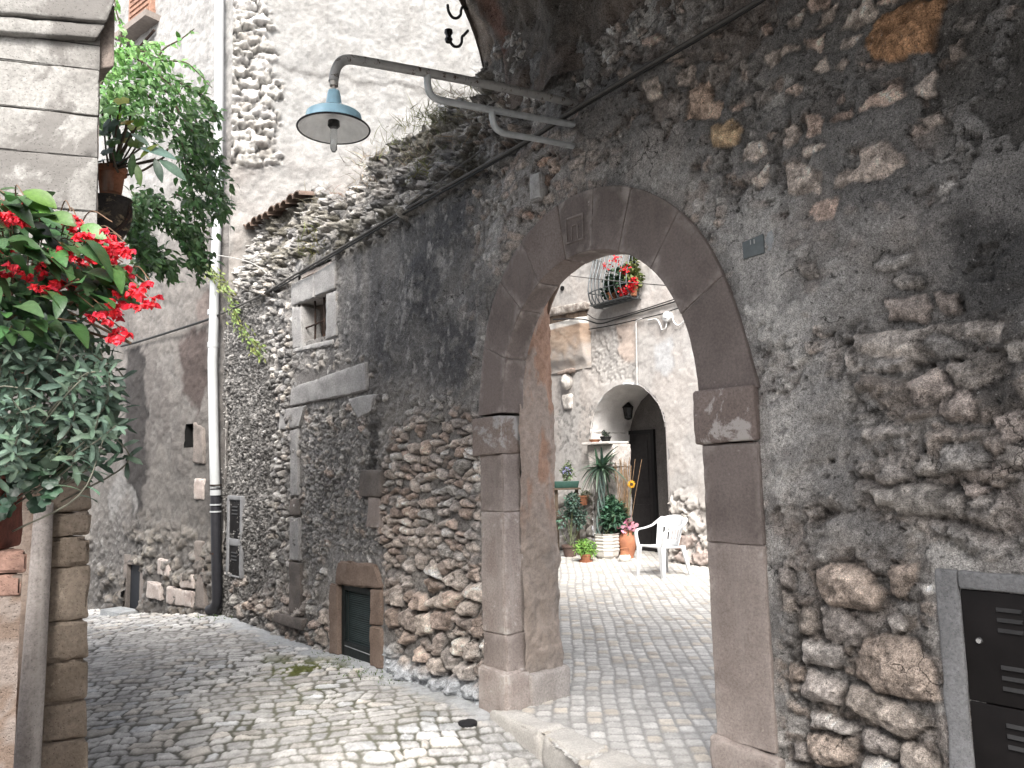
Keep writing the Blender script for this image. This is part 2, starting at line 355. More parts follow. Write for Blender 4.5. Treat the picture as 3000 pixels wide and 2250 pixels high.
# ================================================================== the rubble wall with the arch
def D3(zx, zy): return FW.uv(1474.7+zx/3, 1106+zy/3)      # survey of the lower right
def D2(zx, zy): return FW.uv(1474.7+zx/3, 553+zy/3)
def D1(zx, zy): return FW.uv(1474.7+zx/3, zy/3)
def D7(zx, zy): return FW.uv(1032.3+zx*.3111, 368.7+zy*.3111)
U0, U1, US = -4.93, 7., -.16
TOP = [(-5.2, 4.46), (-4.5, 4.47), (-3.6, 4.45), (-3.34, 4.47), (-3.0, 4.33), (-2.64, 4.14), (-2.42, 4.16), (-2.34, 4.36), (-2.28, 4.45), (-1.78, 4.42), (-1.4, 4.48), (-1.0, 4.49), (-.6, 4.43), (-.35, 4.39), (-.1, 4.3), (0.2, 4.3)]
inner_px = [(190, 1650), (190, 1400), (235, 1180), (320, 985), (390, 850), (480, 730), (600, 630), (700, 585), (800, 553), (960, 560), (1090, 590), (1200, 670), (1300, 790), (1390, 950), (1470, 1130), (1520, 1330), (1540, 1510)]
outer_px = [(20, 1560), (50, 1250), (110, 990), (180, 770), (270, 570), (370, 400), (480, 290), (600, 200), (700, 150), (800, 125), (960, 118), (1070, 135), (1200, 175), (1300, 220), (1400, 290), (1500, 390), (1600, 520), (1700, 680), (1790, 860), (1850, 1050), (1895, 1250), (1920, 1470)]
IN = [D7(*p) for p in inner_px]; OUT = [D7(*p) for p in outer_px]
AC = (.75, 1.93)                                           # centre of the arch
def polar(P): return [(math.degrees(math.atan2(v-AC[1], u-AC[0])) % 360, math.hypot(u-AC[0], v-AC[1])) for u, v in P]
def smooth_r(P, d0, d1):
    a = np.array(sorted((x if x < 270 else x-360, r) for x, r in polar(P))); c = np.polyfit(np.cos(np.radians(a[:, 0])), a[:, 1], 1); 
    k = np.polyfit(np.radians(a[:, 0])-np.pi/2, a[:, 1], 4); return lambda ph: np.polyval(k, np.radians(ph)-np.pi/2)
RIN = smooth_r(IN, 0, 180); ROUT = smooth_r(OUT, 0, 180)
JL0, JL1, JR0, JR1 = -.275, -.035, 1.527, 1.843            # jambs in u
IMP0, IMP1 = 1.64, 1.905                                   # imposts in v
ph = np.linspace(0, 180, 37)
arch_out = [(JL0+.03, -.4), (JL0+.03, IMP1)] + [(AC[0]+(ROUT(p)-.035)*math.cos(math.radians(p)), AC[1]+(ROUT(p)-.035)*math.sin(math.radians(p))) for p in ph[::-1]] + [(JR1-.03, IMP1), (JR1-.03, -.4)]
def zw(x, y): return FW.uv(589.8+x*.2667, 516+y*.2667)     # survey of the small window
WIN_HOLE = [zw(185, 895), zw(495, 805), zw(495, 200), zw(185, 370)]
wu0, wu1 = min(p[0] for p in WIN_HOLE), max(p[0] for p in WIN_HOLE); wv0, wv1 = 2.72, 3.6
HU0, HU1, HV0, HV1 = FW.uv(733, 1262)[0], FW.uv(803, 1273)[0], -.02, .585
def zone(px, fr=FW): return fr.uvs(px)
Z_TOP = zone([(480, 470), (620, 398), (700, 425), (715, 330), (900, 195), (1060, 140), (1150, 290), (1100, 345), (960, 430), (800, 520), (720, 560), (640, 600), (590, 640), (480, 640)])
Z_PEB = zone([(470, 600), (600, 590), (640, 760), (640, 1000), (600, 1350), (470, 1350)])
Z_ROUGH = zone([(480, 640), (560, 640), (600, 900), (580, 1200), (560, 1340), (470, 1350)])
Z_DARK = zone([(728, 570), (900, 460), (1090, 350), (1085, 560), (1050, 700), (1040, 800), (990, 860), (830, 820), (800, 770), (738, 760), (730, 600)])
Z_BROWN = zone([(845, 930), (880, 905), (1000, 885), (1040, 900), (1055, 1560), (960, 1500), (860, 1430), (828, 1210), (815, 1060), (825, 990)])
Z_DOOR = zone([(652, 870), (800, 850), (812, 1060), (830, 1210), (710, 1225), (655, 1200)])
Z_RED = zone([(1075, 330), (1240, 215), (1345, 330), (1320, 410), (1200, 440), (1120, 530), (1075, 640), (1070, 560), (1090, 440)])
Z_LITE = zone([(1335, 215), (1420, 185), (1500, 255), (1570, 400), (1480, 430), (1400, 345), (1340, 280)])
Z_LITE2 = zone([(1560, 440), (1680, 450), (1675, 640), (1610, 640), (1570, 540)])
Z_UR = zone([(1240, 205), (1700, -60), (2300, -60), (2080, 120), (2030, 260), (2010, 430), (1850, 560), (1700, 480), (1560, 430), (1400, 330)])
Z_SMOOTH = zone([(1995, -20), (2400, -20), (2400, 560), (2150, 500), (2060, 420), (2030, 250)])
Z_MID = zone([(1800, 560), (2300, 450), (2300, 1230), (2050, 1250), (1850, 1190), (1710, 1200), (1690, 1000), (1790, 800)])
Z_BOT = zone([(1685, 1230), (1760, 1195), (1950, 1195), (1995, 1280), (2030, 1330), (2062, 1659), (2070, 2000), (1690, 2000)])
Z_L3 = zone([(1600, 560), (1690, 560), (1770, 700), (1750, 900), (1705, 1200), (1650, 1200), (1640, 850)])
Z_SOOT = zone([(798, 900), (818, 905), (812, 1015), (790, 1015)])
def stones(fn, lst): return [[fn(*p) for p in q] for q in lst]
ST_BOT = stones(D3, [
 [(860, 370), (1000, 330), (1200, 400), (1275, 500), (1262, 630), (1100, 605), (930, 600), (880, 480)], [(885, 620), (1060, 650), (1200, 760), (1180, 860), (1020, 840), (910, 830)],
 [(745, 630), (860, 630), (880, 800), (760, 800)], [(770, 850), (880, 840), (1060, 920), (1070, 1000), (1000, 1030), (780, 990)],
 [(1190, 830), (1320, 790), (1480, 820), (1580, 950), (1650, 1200), (1560, 1250), (1250, 1180), (1130, 1060), (1140, 930)], [(790, 1010), (950, 1070), (1020, 1120), (1020, 1270), (900, 1250), (780, 1190)],
 [(1070, 1120), (1200, 1150), (1400, 1240), (1600, 1390), (1440, 1460), (1200, 1340), (1070, 1280)], [(800, 1300), (950, 1310), (1120, 1400), (1110, 1460), (960, 1430), (830, 1390)],
 [(790, 1460), (1000, 1450), (1110, 1560), (1080, 1650), (880, 1640), (800, 1580)], [(1150, 1450), (1230, 1430), (1370, 1520), (1380, 1620), (1270, 1580), (1160, 1510)],
 [(1410, 1520), (1550, 1520), (1650, 1600), (1650, 1760), (1400, 1760)], [(1165, 1570), (1300, 1600), (1400, 1700), (1380, 1780), (1165, 1780)], [(1330, 330), (1480, 340), (1490, 440), (1440, 570), (1340, 540)],
 [(620, 360), (720, 370), (720, 490), (650, 500)], [(640, 520), (730, 560), (740, 640), (660, 640)], [(1300, 700), (1370, 670), (1420, 700), (1440, 800), (1360, 800)], [(705, 990), (770, 1020), (780, 1110), (710, 1110)], [(700, 1500), (790, 1500), (800, 1620), (710, 1620)],
 [(800, 1690), (1000, 1690), (1120, 1740), (1100, 1850), (820, 1850)]])
ST_UP = stones(D1, [
 [(820, 20), (860, -40), (950, -20), (950, 60), (860, 85)], [(1030, 190), (1100, 80), (1200, 0), (1260, 80), (1240, 120), (1110, 190)], [(885, 180), (900, 100), (1020, 50), (960, 150)],
 [(1190, 260), (1270, 120), (1420, 30), (1690, -10), (1640, 180), (1600, 330), (1430, 370), (1250, 390), (1190, 320)], [(1020, 330), (1030, 270), (1160, 245), (1100, 310)], [(630, 390), (650, 300), (750, 290), (760, 320), (690, 340)],
 [(770, 290), (920, 230), (900, 370), (800, 340)], [(860, 440), (930, 370), (970, 440), (900, 470)], [(985, 440), (1030, 370), (1080, 400), (1050, 470)], [(1140, 720), (1270, 580), (1420, 550), (1450, 600), (1300, 700)],
 [(1480, 570), (1640, 450), (1610, 620), (1570, 640), (1500, 610)], [(1510, 770), (1640, 710), (1670, 770), (1560, 800)], [(50, 790), (70, 580), (180, 540), (200, 640), (270, 680), (240, 760)], [(190, 940), (200, 820), (340, 790), (390, 840), (370, 930), (260, 960)],
 [(660, 930), (680, 830), (740, 815), (775, 880), (700, 950)], [(800, 880), (810, 770), (870, 750), (905, 800), (900, 880)], [(670, 1180), (690, 1080), (790, 1060), (880, 1110), (890, 1240), (760, 1270), (690, 1250)],
 [(1000, 1220), (1030, 1120), (1140, 1080), (1160, 970), (1300, 940), (1430, 1000), (1440, 1080), (1300, 1170), (1150, 1180)], [(830, 1400), (870, 1320), (990, 1285), (1030, 1340), (1000, 1410), (900, 1430)], [(400, 1030), (430, 930), (510, 930), (540, 1000), (480, 1060)],
 [(450, 1160), (560, 1070), (560, 1190), (510, 1220)], [(960, 770), (1100, 700), (1120, 740), (1000, 800)], [(780, 960), (870, 930), (930, 950), (800, 1030)], [(-20, 500), (60, 420), (110, 440), (100, 560), (0, 560)], [(500, 200), (550, 130), (590, 180), (540, 240)], [(680, 150), (790, 80), (760, 180), (690, 200)],
 [(1700, 300), (1800, 260), (1830, 330), (1730, 370)], [(1240, 30), (1330, -30), (1400, -30), (1300, 40)], [(-150, 350), (-60, 300), (-20, 360), (-100, 430)], [(-260, 560), (-150, 520), (-120, 620), (-230, 650)], [(-250, 250), (-160, 200), (-130, 260), (-210, 310)], [(560, 380), (620, 330), (640, 420), (580, 450)],
 [(-420, 480), (-330, 430), (-300, 520), (-390, 560)], [(330, 690), (420, 650), (430, 690), (350, 720)]])
ST_MID = stones(D2, [
 [(1290, 290), (1560, 250), (1610, 330), (1560, 420), (1330, 400)], [(1370, 170), (1450, 90), (1540, 100), (1540, 200), (1400, 200)], [(1010, 510), (1190, 430), (1170, 490), (1030, 545)], [(1110, 510), (1480, 480), (1850, 440), (2100, 440), (2040, 560), (1560, 640), (1250, 670), (1130, 590)],
 [(1460, 820), (1620, 730), (1760, 880), (1700, 950), (1500, 950)], [(1480, 1360), (1560, 1280), (1660, 1330), (1670, 1420), (1500, 1430)], [(1680, 1240), (1900, 1210), (2000, 1300), (1990, 1380), (1850, 1400), (1690, 1400)], [(2030, 1330), (2100, 1220), (2260, 1200), (2260, 1380), (2050, 1370)],
 [(2010, 1030), (2260, 1000), (2260, 1190), (2060, 1190)], [(1250, 1500), (1560, 1490), (1800, 1530), (1810, 1650), (1500, 1680), (1260, 1640)], [(1350, 1190), (1440, 1180), (1460, 1250), (1360, 1270)], [(810, 1640), (900, 1620), (920, 1690), (820, 1710)], [(1780, 1470), (1900, 1450), (2000, 1520), (1900, 1560)],
 [(1840, 1590), (1960, 1540), (2020, 1570), (1900, 1650)], [(1560, 560), (1640, 520), (1900, 540), (1880, 640), (1640, 660)], [(1700, 700), (1850, 650), (2060, 640), (2150, 760), (1900, 860), (1780, 840)], [(1680, 950), (1780, 890), (1930, 930), (1900, 1060), (1720, 1060)], [(2100, 560), (2260, 540), (2260, 700), (2130, 700)],
 [(1250, 70), (1300, 20), (1500, -20), (1480, 50), (1280, 100)], [(750, 60), (870, 20), (880, 130), (800, 150)], [(1620, 250), (1800, 260), (1820, 360), (1700, 390)]])
def wall_field(u, v):
    """outward height (m) and colour of the rubble wall at (u, v)"""
    wx = u+.035*fbm(u*5, v*5, o=3, seed=1); wy = v+.035*fbm(u*5+9, v*5, o=3, seed=2)
    n1 = fbm(u*2.1, v*2.1, o=5, seed=3); n2 = fbm(u*9, v*9, o=5, seed=4); n3 = fbm(u*38, v*38, o=4, seed=6, g=.65); n4 = fbm(u*90, v*90, o=2, seed=8)
    def z(poly, soft=.06): return 1-sstep(-soft, soft, psdf(wx, wy, poly)+.05*n2)
    h = .018*n1+.010*n2+.005*n3; sh = u.shape+(3,); col = np.empty(sh)
    col[:] = (.205, .195, .185)
    def lay(m, c): col[:] = col*(1-m[..., None])+np.broadcast_to(np.asarray(c, float), sh)*m[..., None]
    lay(sstep(.1, .6, n1), (.16, .15, .143)); lay(sstep(.15, .7, -n1)*.8, (.255, .24, .225))
    left = 1-sstep(-.45, -.2, u+.15*n2)
    # plaster grounds
    zd = z(Z_DARK, .12); lay(zd*(.75+.25*np.clip(n1*2, -1, 1)), (.082, .081, .084)); lay(zd*sstep(.25, .7, n2), (.15, .145, .14)); lay(zd*sstep(.30, .75, fbm(u*13, v*9, o=5, seed=91, g=.65))*.8, (.27, .26, .25))
    st = sstep(.1, .6, fbm(u*4.2, v*.35, o=4, seed=21)); lay(left*st*sstep(.9, 3.3, v)*(1-sstep(3.4, 4., v))*.6, (.07, .069, .072))
    zdo = z(Z_DOOR); lay(zdo*.8, (.225, .218, .213)); lay(zdo*sstep(.2, .6, fbm(u*6, v*1.3, o=4, seed=29))*.7, (.10, .098, .10))
    zr = z(Z_RED, .1); lay(zr*.9, (.26, .205, .175)); zl = np.maximum(z(Z_LITE, .08), z(Z_LITE2, .08)); lay(zl, (.34, .325, .31))
    zu = z(Z_UR, .12); lay(zu*.85, (.155, .145, .139)); zs = z(Z_SMOOTH, .2); lay(zs*.85, (.078, .073, .068)); zm = z(Z_MID, .1); lay(zm*.7, (.235, .222, .208)); lay((1-left)*(1-zu)*(1-zs)*(1-zm)*.75, np.array((.265, .252, .24)))  # upper right: dark smooth plaster, colour lowered further to imitate shade under the vault
    lay((1-left)*sstep(.2, .6, fbm(u*3, v*3, o=4, seed=33))*.55, (.125, .12, .116)); lay((1-left)*(1-zs)*sstep(.15, .5, fbm(u*4+5, v*4, o=5, seed=34, g=.6))*.6, (.37, .355, .335)); lay((1-left)*sstep(.2, .5, fbm(u*2.2, v*2.2+7, o=5, seed=35))*(1-zs)*.4, (.25, .20, .17))
    zt = z(Z_TOP, .08); zp = z(Z_PEB, .08); zro = z(Z_ROUGH, .08); zb = z(Z_BROWN, .06); zbo = z(Z_BOT, .06)
    def rubble(mask, cu, cv, seed, amp, gap, pal, gapc, cover=0., rough=.01, jit=.9):
        i = mask > .02
        if not i.any(): return
        uu, vv = u[i]+.02*n2[i], v[i]+.02*fbm(u[i]*8+3, v[i]*8, o=3, seed=seed)
        f1, f2, hid, ox, oy = voro(uu/cu+seed, vv/cv, seed, jit, 3.2); e = f2-f1+.05*n3[i]
        keep = (hid*7.13 % 1) > cover; dome = np.where(keep, sstep(gap, gap+.30, e), 0)
        tilt = (hid*31.7 % 1-.5)*ox+(hid*57.1 % 1-.5)*oy
        m = mask[i]; h[i] += m*(amp*dome*(.65+.7*(hid*13.3 % 1))+amp*.9*tilt*dome-amp*.35*(1-dome)*(1-cover)+rough*dome*n2[i]*1.2+rough*.55*n3[i])
        pal_ = np.asarray(pal); c = pal_[(hid*997).astype(int) % len(pal_)]*(.72+.55*(hid*17.9 % 1))[:, None]*(1+.32*n3[i]+.25*n2[i])[:, None]
        k = (sstep(gap*.6, gap+.16, e)*keep*m)[:, None]; g = (m*(1-sstep(0., gap+.05, e))*keep*.9)[:, None]
        cc = col[i]; cc = cc*(1-g)+np.asarray(gapc)*g; col[i] = np.clip(cc*(1-k)+c*k, .01, .7)
    PALE = [(.44, .42, .40), (.33, .315, .295), (.24, .23, .22), (.38, .345, .31), (.20, .19, .185)]
    GREY = [(.21, .205, .2), (.15, .147, .143), (.275, .263, .25), (.32, .30, .28), (.12, .117, .115)]
    BRN = [(.37, .295, .25), (.31, .25, .215), (.43, .37, .325), (.27, .23, .205), (.35, .315, .29), (.47, .41, .365)]
    rubble(left*(1-zd)*(1-zb)*(1-zt)*(1-zp)*(1-zro)*(1-.6*zdo)*.8, .085, .07, 3, .018, .10, PALE+GREY, (.10, .095, .09), .45, .008)
    rubble(zt, .15, .11, 5, .055, .05, GREY+PALE[:3]+GREY, (.075, .072, .069), .30, .032, .98); rubble(zt*.8, .055, .045, 6, .02, .06, GREY+PALE[:2], (.07, .068, .065), .5, .014, .98); lay(zt*sstep(.0, .45, fbm(u*2.6, v*2.6, o=5, seed=44))*.65, (.115, .11, .105)); lay(zt*sstep(.25, .5, fbm(u*3.5+9, v*3.5, o=4, seed=45))*.5, (.10, .088, .055))
    rubble(zp*(1-zro)*(1-.9*zb), .085, .075, 7, .028, .08, PALE+GREY, (.07, .066, .063), .15, .012)
    rubble(zro, .030, .028, 8, .015, .10, [(.11, .106, .103), (.08, .077, .074), (.15, .145, .14), (.25, .24, .23)], (.036, .034, .033), .1, .008)
    big = 1-sstep(.55, 1.1, v+.25*n1); rubble(zb*(1-big), .125, .07, 9, .034, .09, BRN+BRN+PALE[:2], (.07, .06, .054), .07, .006); rubble(zb*big, .175, .13, 10, .052, .10, BRN, (.05, .043, .038), .06, .006)
    lw = left*(1-sstep(.2, .5, v+.1*n1))*(1-zb)*(u > -4.6); rubble(lw*.9, .17, .12, 12, .035, .09, BRN+PALE[:2], (.075, .068, .062), .3, .006)
    rubble(zr, .10, .065, 13, .020, .08, [(.31, .215, .17), (.25, .18, .145), (.33, .265, .225), (.20, .155, .135)], (.06, .048, .042), .35, .01)
    rubble(zdo*.7, .10, .08, 15, .018, .1, PALE+BRN[:3], (.12, .115, .11), .72, .01); rubble(zdo*.8, .035, .03, 27, .008, .1, PALE+GREY, (.11, .107, .103), .4, .006)
    rm = (1-left)*(1-zm)*(1-zbo)*(1-zl)*(1-zr)*(1-.8*zu)*(1-zs); rubble(rm*.85, .075, .055, 16, .016, .1, [(.31, .295, .28), (.25, .235, .222), (.36, .345, .325), (.27, .225, .195)], (.10, .094, .088), .5, .011)
    rubble(zm*.8, .33, .21, 17, .05, .03, [(.26, .243, .226), (.225, .212, .2), (.285, .26, .24), (.24, .205, .18)], (.105, .096, .088), .3, .014); rubble(zm*.45, .05, .04, 18, .008, .1, [(.2, .185, .17), (.16, .15, .14)], (.11, .102, .095), .75, .01); h += zm*.035*fbm(u*3.3, v*4.2, o=3, seed=47)
    rubble(zu*.8, .085, .06, 19, .016, .1, [(.22, .175, .15), (.2, .18, .165), (.25, .2, .17)], (.08, .073, .068), .78, .01)
    rubble(zbo*.9, .09, .07, 20, .02, .08, [(.2, .17, .15), (.17, .16, .15), (.24, .2, .17)], (.06, .052, .047), .35, .012)
    h -= .016*zbo; lay(zbo*(.25+.2*n2), (.12, .108, .10)); h += (zu*.006+zm*.015)*n2
    # patchy plaster edges: skins of render standing proud and broken off
    pl = fbm(u*1.7+3, v*1.7, o=6, seed=41, g=.6); ed = sstep(.02, .05, pl); sk = (1-left)*(1-zbo)*.9; h[:] = h*(1-.6*sk*ed)+sk*(ed*.026-.006)+sk*ed*.007*n1; tone = fbm(u*.9+2, v*.9, o=3, seed=43); lay(sk*ed*.6, (.235, .226, .217)); lay(sk*ed*sstep(.1, .3, tone+.15*n2)*.7, (.135, .13, .127)); lay(sk*np.exp(-(pl-.018)**2/.00016)*.75*(pl < .035), (.055, .051, .048)); zk = np.maximum(z(zone([(2060, 470), (2300, 440), (2300, 700), (2130, 690), (2060, 600)]), .08), z(zone([(2080, 770), (2210, 740), (2210, 850), (2100, 870)]), .06)); lay(zk*.8, (.075, .073, .072))
    rg = np.abs(fbm(u*3.1, v*3.1, o=5, seed=55, g=.55)); cr = np.exp(-(rg/.012)**2)*(1-left)*(1-zbo)*sstep(-.1, .3, fbm(u*1.5, v*1.5, o=2, seed=56)); h -= cr*.012; lay(cr*.7, (.05, .047, .044))
    lay(z(Z_L3, .1)*.6*sstep(-.35, .2, n2), (.36, .345, .325))
    # single stones that can be told apart
    def put(lst, amp, rr, pal, gap, seed, gapc):
        for k, q in enumerate(lst):
            us = [a for a, b in q]; vs = [b for a, b in q]; x0, x1, y0, y1 = min(us)-.07, max(us)+.07, min(vs)-.07, max(vs)+.07
            i = (u > x0) & (u < x1) & (v > y0) & (v < y1)
            if not i.any(): continue
            cx, cy = np.mean(us), np.mean(vs); q2 = [(cx+(a-cx)*1.05, cy+(b-cy)*1.05) for a, b in q]
            d = psdf(u[i]+.016*fbm(u[i]*12, v[i]*12, o=3, seed=seed+k), v[i]+.016*fbm(u[i]*12+5, v[i]*12, o=3, seed=seed+k+1), q2)
            a = amp*(.75+.5*rng.random()); dm = np.where(d < 0, 1-np.exp(d/rr), 0); tl = (rng.random()-.5)*(u[i]-cx)+(rng.random()-.5)*(v[i]-cy)
            gp = (d >= 0)*np.exp(-d/.022)*gap; fa = fbm(u[i]*7, v[i]*7+k, o=5, seed=seed+k+7, g=.6); hs = a*dm+dm*(tl*.28+.019*fa+.007*n3[i])
            inn = sstep(.006, -.006, d); h[i] = h[i]*(1-.75*inn)+hs-gp
            c = np.asarray(pal[k % len(pal)])*(1+.30*fa+.25*n3[i])[:, None]*(.9+.2*rng.random()); c = c*(1-.35*sstep(.2, .6, fbm(u[i]*13, v[i]*13, o=4, seed=k+3)))[:, None]
            cc = col[i]; g = np.clip((d >= -.004)*np.exp(-np.maximum(d, 0)/.016)*gap*30, 0, .9)[:, None]; cc = cc*(1-g)+np.asarray(gapc)*g; col[i] = np.clip(cc*(1-inn[:, None])+c*inn[:, None], .01, .7)
    put(ST_MID, .045, .035, [(.29, .25, .225), (.26, .24, .22), (.235, .222, .21), (.275, .248, .225)], .02, 200, (.07, .062, .056))
    o = [(.37, .285, .24), (.385, .33, .29), (.33, .28, .245)]; pal = [o[i % 3] for i in range(len(ST_UP))]; pal[3] = (.32, .185, .105); pal[13] = (.33, .24, .155); pal[12] = (.32, .24, .19)
    put(ST_UP, .022, .018, pal, .012, 300, (.055, .048, .043))
    put(ST_BOT, .055, .034, [(.285, .235, .20), (.265, .238, .22), (.275, .24, .212), (.32, .295, .275)], .02, 400, (.065, .057, .051))
    lay(z(Z_SOOT, .03)*.8, (.055, .053, .052))
    # cement splashed along the foot of the wall, damp above it
    sp = sstep(-2., -1.6, u)*(1-sstep(-.33, -.28, u))*(1-sstep(.05, .16, v-.05*n1-.04*n2)); lay(sp, np.array((.36, .375, .395))*(1+.2*n3[..., None])); h += sp*.02
    lay(left*(1-sp)*(1-sstep(.0, .28, v+.1*n1))*.35, (.09, .087, .083))
    # flat beds round the built-in blocks
    for (a, b, c, d_) in ((wu0-.02, wu1+.02, wv0, wv1), (HU0-.2, HU1+.22, -.3, .85), (FW.uv(630, 900)[0], FW.uv(797, 800)[0], 2.16, 2.46)):
        m = sstep(.05, 0., np.maximum(np.maximum(a-u, u-b), np.maximum(c-v, v-d_))); h *= 1-.8*m
    m = sstep(.10, .0, np.abs(np.where(v > AC[1], np.hypot(u-AC[0], v-AC[1])-ROUT(np.degrees(np.arctan2(np.maximum(v-AC[1], 1e-4), u-AC[0]))), np.maximum(JL0-u, u-JR1)))); h *= 1-.8*m; h -= .012*m
    gb = np.maximum(np.maximum(2.58-u, u-3.6), v-1.13); h *= 1-sstep(.06, 0, gb)*.9
    L_ = np.maximum(col.mean(-1), .01); col = col*((L_/.19)**(.04+.46*(1-left)))[..., None]*(1.24-.04*(1-left))[..., None]
    return h, np.clip(col*(1+.16*n3+.14*n4)[..., None], .008, .75)
wall = thing('stone_wall', 'long rubble stone wall with patchy grey plaster, pierced by a round stone arch', 'wall', FW(0, 0, 0))
STEP = .0092
def wall_piece(u0, u1, topf):
    us = np.arange(u0, u1+STEP*.5, STEP); vs = np.linspace(0, 1, int(4.7/STEP)); U, T = np.meshgrid(us, vs, indexing='ij')
    V = -.35+(topf(U)+.35)*T; h, c = wall_field(U, V); return U, V, h, c
rag = lambda u: .05*fbm(u*6, u*0, o=4, seed=61)+.035*fbm(u*19, u*0+4, o=3, seed=62)
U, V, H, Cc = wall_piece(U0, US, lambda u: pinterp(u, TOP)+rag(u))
W_ = H-.30*sstep(3.5, 4.5, V)*sstep(-.1, -.5, U)                     # the ruined upper part leans back
P = FW(U, V, W_)
# carry the ragged top over the 0.5 m thickness
cap = []
for k, w in enumerate((.06, .16, .3, .5)):
    cap.append(FW(U[:, -1], V[:, -1]+.05*fbm(U[:, -1]*8, U[:, -1]*0+k*3., o=3, seed=70+k)-.02*k, W_[:, -1]-w))
cap.append(FW(U[:, -1], V[:, -1]*0-.3, W_[:, -1]-.52))
P = np.concatenate([P, np.stack(cap, 1)], 1); Cc = np.concatenate([Cc]+[Cc[:, -1:]*.9]*5, 1)
def holes(U, V):
    m = psdf(U, V, arch_out) < 0
    m |= (U > wu0+.05) & (U < wu1-.05) & (V > wv0+.06) & (V < wv1-.1)
    m |= (U > HU0-.08) & (U < HU1+.08) & (V < .66)
    m |= (U > 2.72) & (V < 1.03) & (V > -.05) & (U < 3.45)
    return m
hm = holes(U, V); cm = np.ones((P.shape[0]-1, P.shape[1]-1), bool); n_ = hm.shape[1]
cm[:, :n_-1] = ~(hm[:-1, :-1] & hm[1:, :-1] & hm[:-1, 1:] & hm[1:, 1:])
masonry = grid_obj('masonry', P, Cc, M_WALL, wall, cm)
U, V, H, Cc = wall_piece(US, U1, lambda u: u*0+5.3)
hm = holes(U, V); cm = ~(hm[:-1, :-1] & hm[1:, :-1] & hm[:-1, 1:] & hm[1:, 1:])
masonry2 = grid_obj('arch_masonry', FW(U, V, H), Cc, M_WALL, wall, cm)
TW = .50                                                               # wall thickness at the arch
mb = MB()                                                              # courtyard side of the wall
mb.fbox(FW, U0, JL0+.12, -.3, 4.1, -TW-.03, -TW); mb.fbox(FW, JR1-.12, U1, -.3, 5.3, -TW-.03, -TW)
vt = []
for p in np.linspace(180, 0, 25):
    r = ROUT(p)-.02; vt.append((AC[0]+r*math.cos(math.radians(p)), AC[1]+r*math.sin(math.radians(p))))
for (a, b), (c, d) in zip(vt[:-1], vt[1:]):
    mb.add([FW(a, b, -TW), FW(c, d, -TW), FW(c, 5.3, -TW), FW(a, 5.3, -TW)], [(0, 1, 2, 3)])
mb.build('courtyard_face', M_PALE, wall, 0)
for p_ in (bpy.data.objects['courtyard_face'],):
    a = p_.data.color_attributes.new('col', 'FLOAT_COLOR', 'POINT'); a.data.foreach_set('color', np.tile([.5, .46, .42, 1], len(p_.data.vertices)).astype(np.float32))
# rough plastered reveal behind the dressed stones
path = [(JL1+.012, -.05), (JL1+.012, .6), (JL1+.012, 1.2), (JL1+.012, 1.95), (JL1+.006, 2.6), (JL1+.03, 2.95), (JL1+.16, 3.09), (.75, 3.13), (JR0-.16, 3.09), (JR0-.03, 2.95), (JR0, 2.6), (JR0, 1.95), (JR0, 1.2), (JR0, .6), (JR0, -.05)]
pth = catmull(path, 10); dd = np.concatenate([[0], np.cumsum(np.linalg.norm(np.diff(pth, axis=0), axis=1))])
ss = np.arange(0, dd[-1], .012); pu, pv = np.interp(ss, dd, pth[:, 0]), np.interp(ss, dd, pth[:, 1])
tu, tv = np.gradient(pu), np.gradient(pv); tl = np.hypot(tu, tv); nu, nv = tv/tl, -tu/tl
ws = np.linspace(-.13, -TW-.01, 34); A, B = np.meshgrid(ss, ws, indexing='ij')
hh = .016*fbm(A*3, B*5, o=4, seed=81)+.008*fbm(A*14, B*14, o=4, seed=82)+.004*fbm(A*45, B*45, o=3, seed=83); er = sstep(-TW+.10, -TW, B+.05*fbm(A*5, B*0, o=3, seed=84)); hh -= .05*er*er
pk = sstep(.0, .30, fbm(A*1.6, B*4.2, o=6, seed=85, g=.62)-.12); hh += .008*pk
cr_ = np.empty(A.shape+(3,)); cr_[:] = (.30, .25, .215); 
orange = sstep(.35, .9, A)*(1-.8*pk); up = sstep(1.0, 1.6, A); cr_ = cr_*(1-(orange*up)[..., None]*.8)+np.array((.36, .215, .15))*(orange*up)[..., None]*.8
cr_ = cr_*(1-(pk*up)[..., None]*.5)+np.array((.36, .30, .265))*(pk*up)[..., None]*.5
lo_ = (1-up)*sstep(.1, .5, fbm(A*4, B*4, o=4, seed=86)); cr_ = cr_*(1-lo_[..., None]*.4)+np.array((.2, .18, .165))*lo_[..., None]*.4
cr_ *= (1+.16*fbm(A*30, B*30, o=3, seed=87))[..., None]
Pr = FW(pu[:, None]-nu[:, None]*(-hh), pv[:, None]-nv[:, None]*(-hh), B)
reveal = grid_obj('archway_reveal', Pr, cr_, M_HOUSE, wall)
mb = MB(); qblock(FW, [(JL1-.05, -.05), (JL1+.06, -.05), (JL1+.055, .20), (JL1-.05, .22)], -TW-.02, -.15, r=.03, amp=.006, mb=mb).build('plinth_render', rock('grey_pink_render', (.30, .27, .25), (.36, .33, .31), fine=70, big=6, bump=.4), reveal)
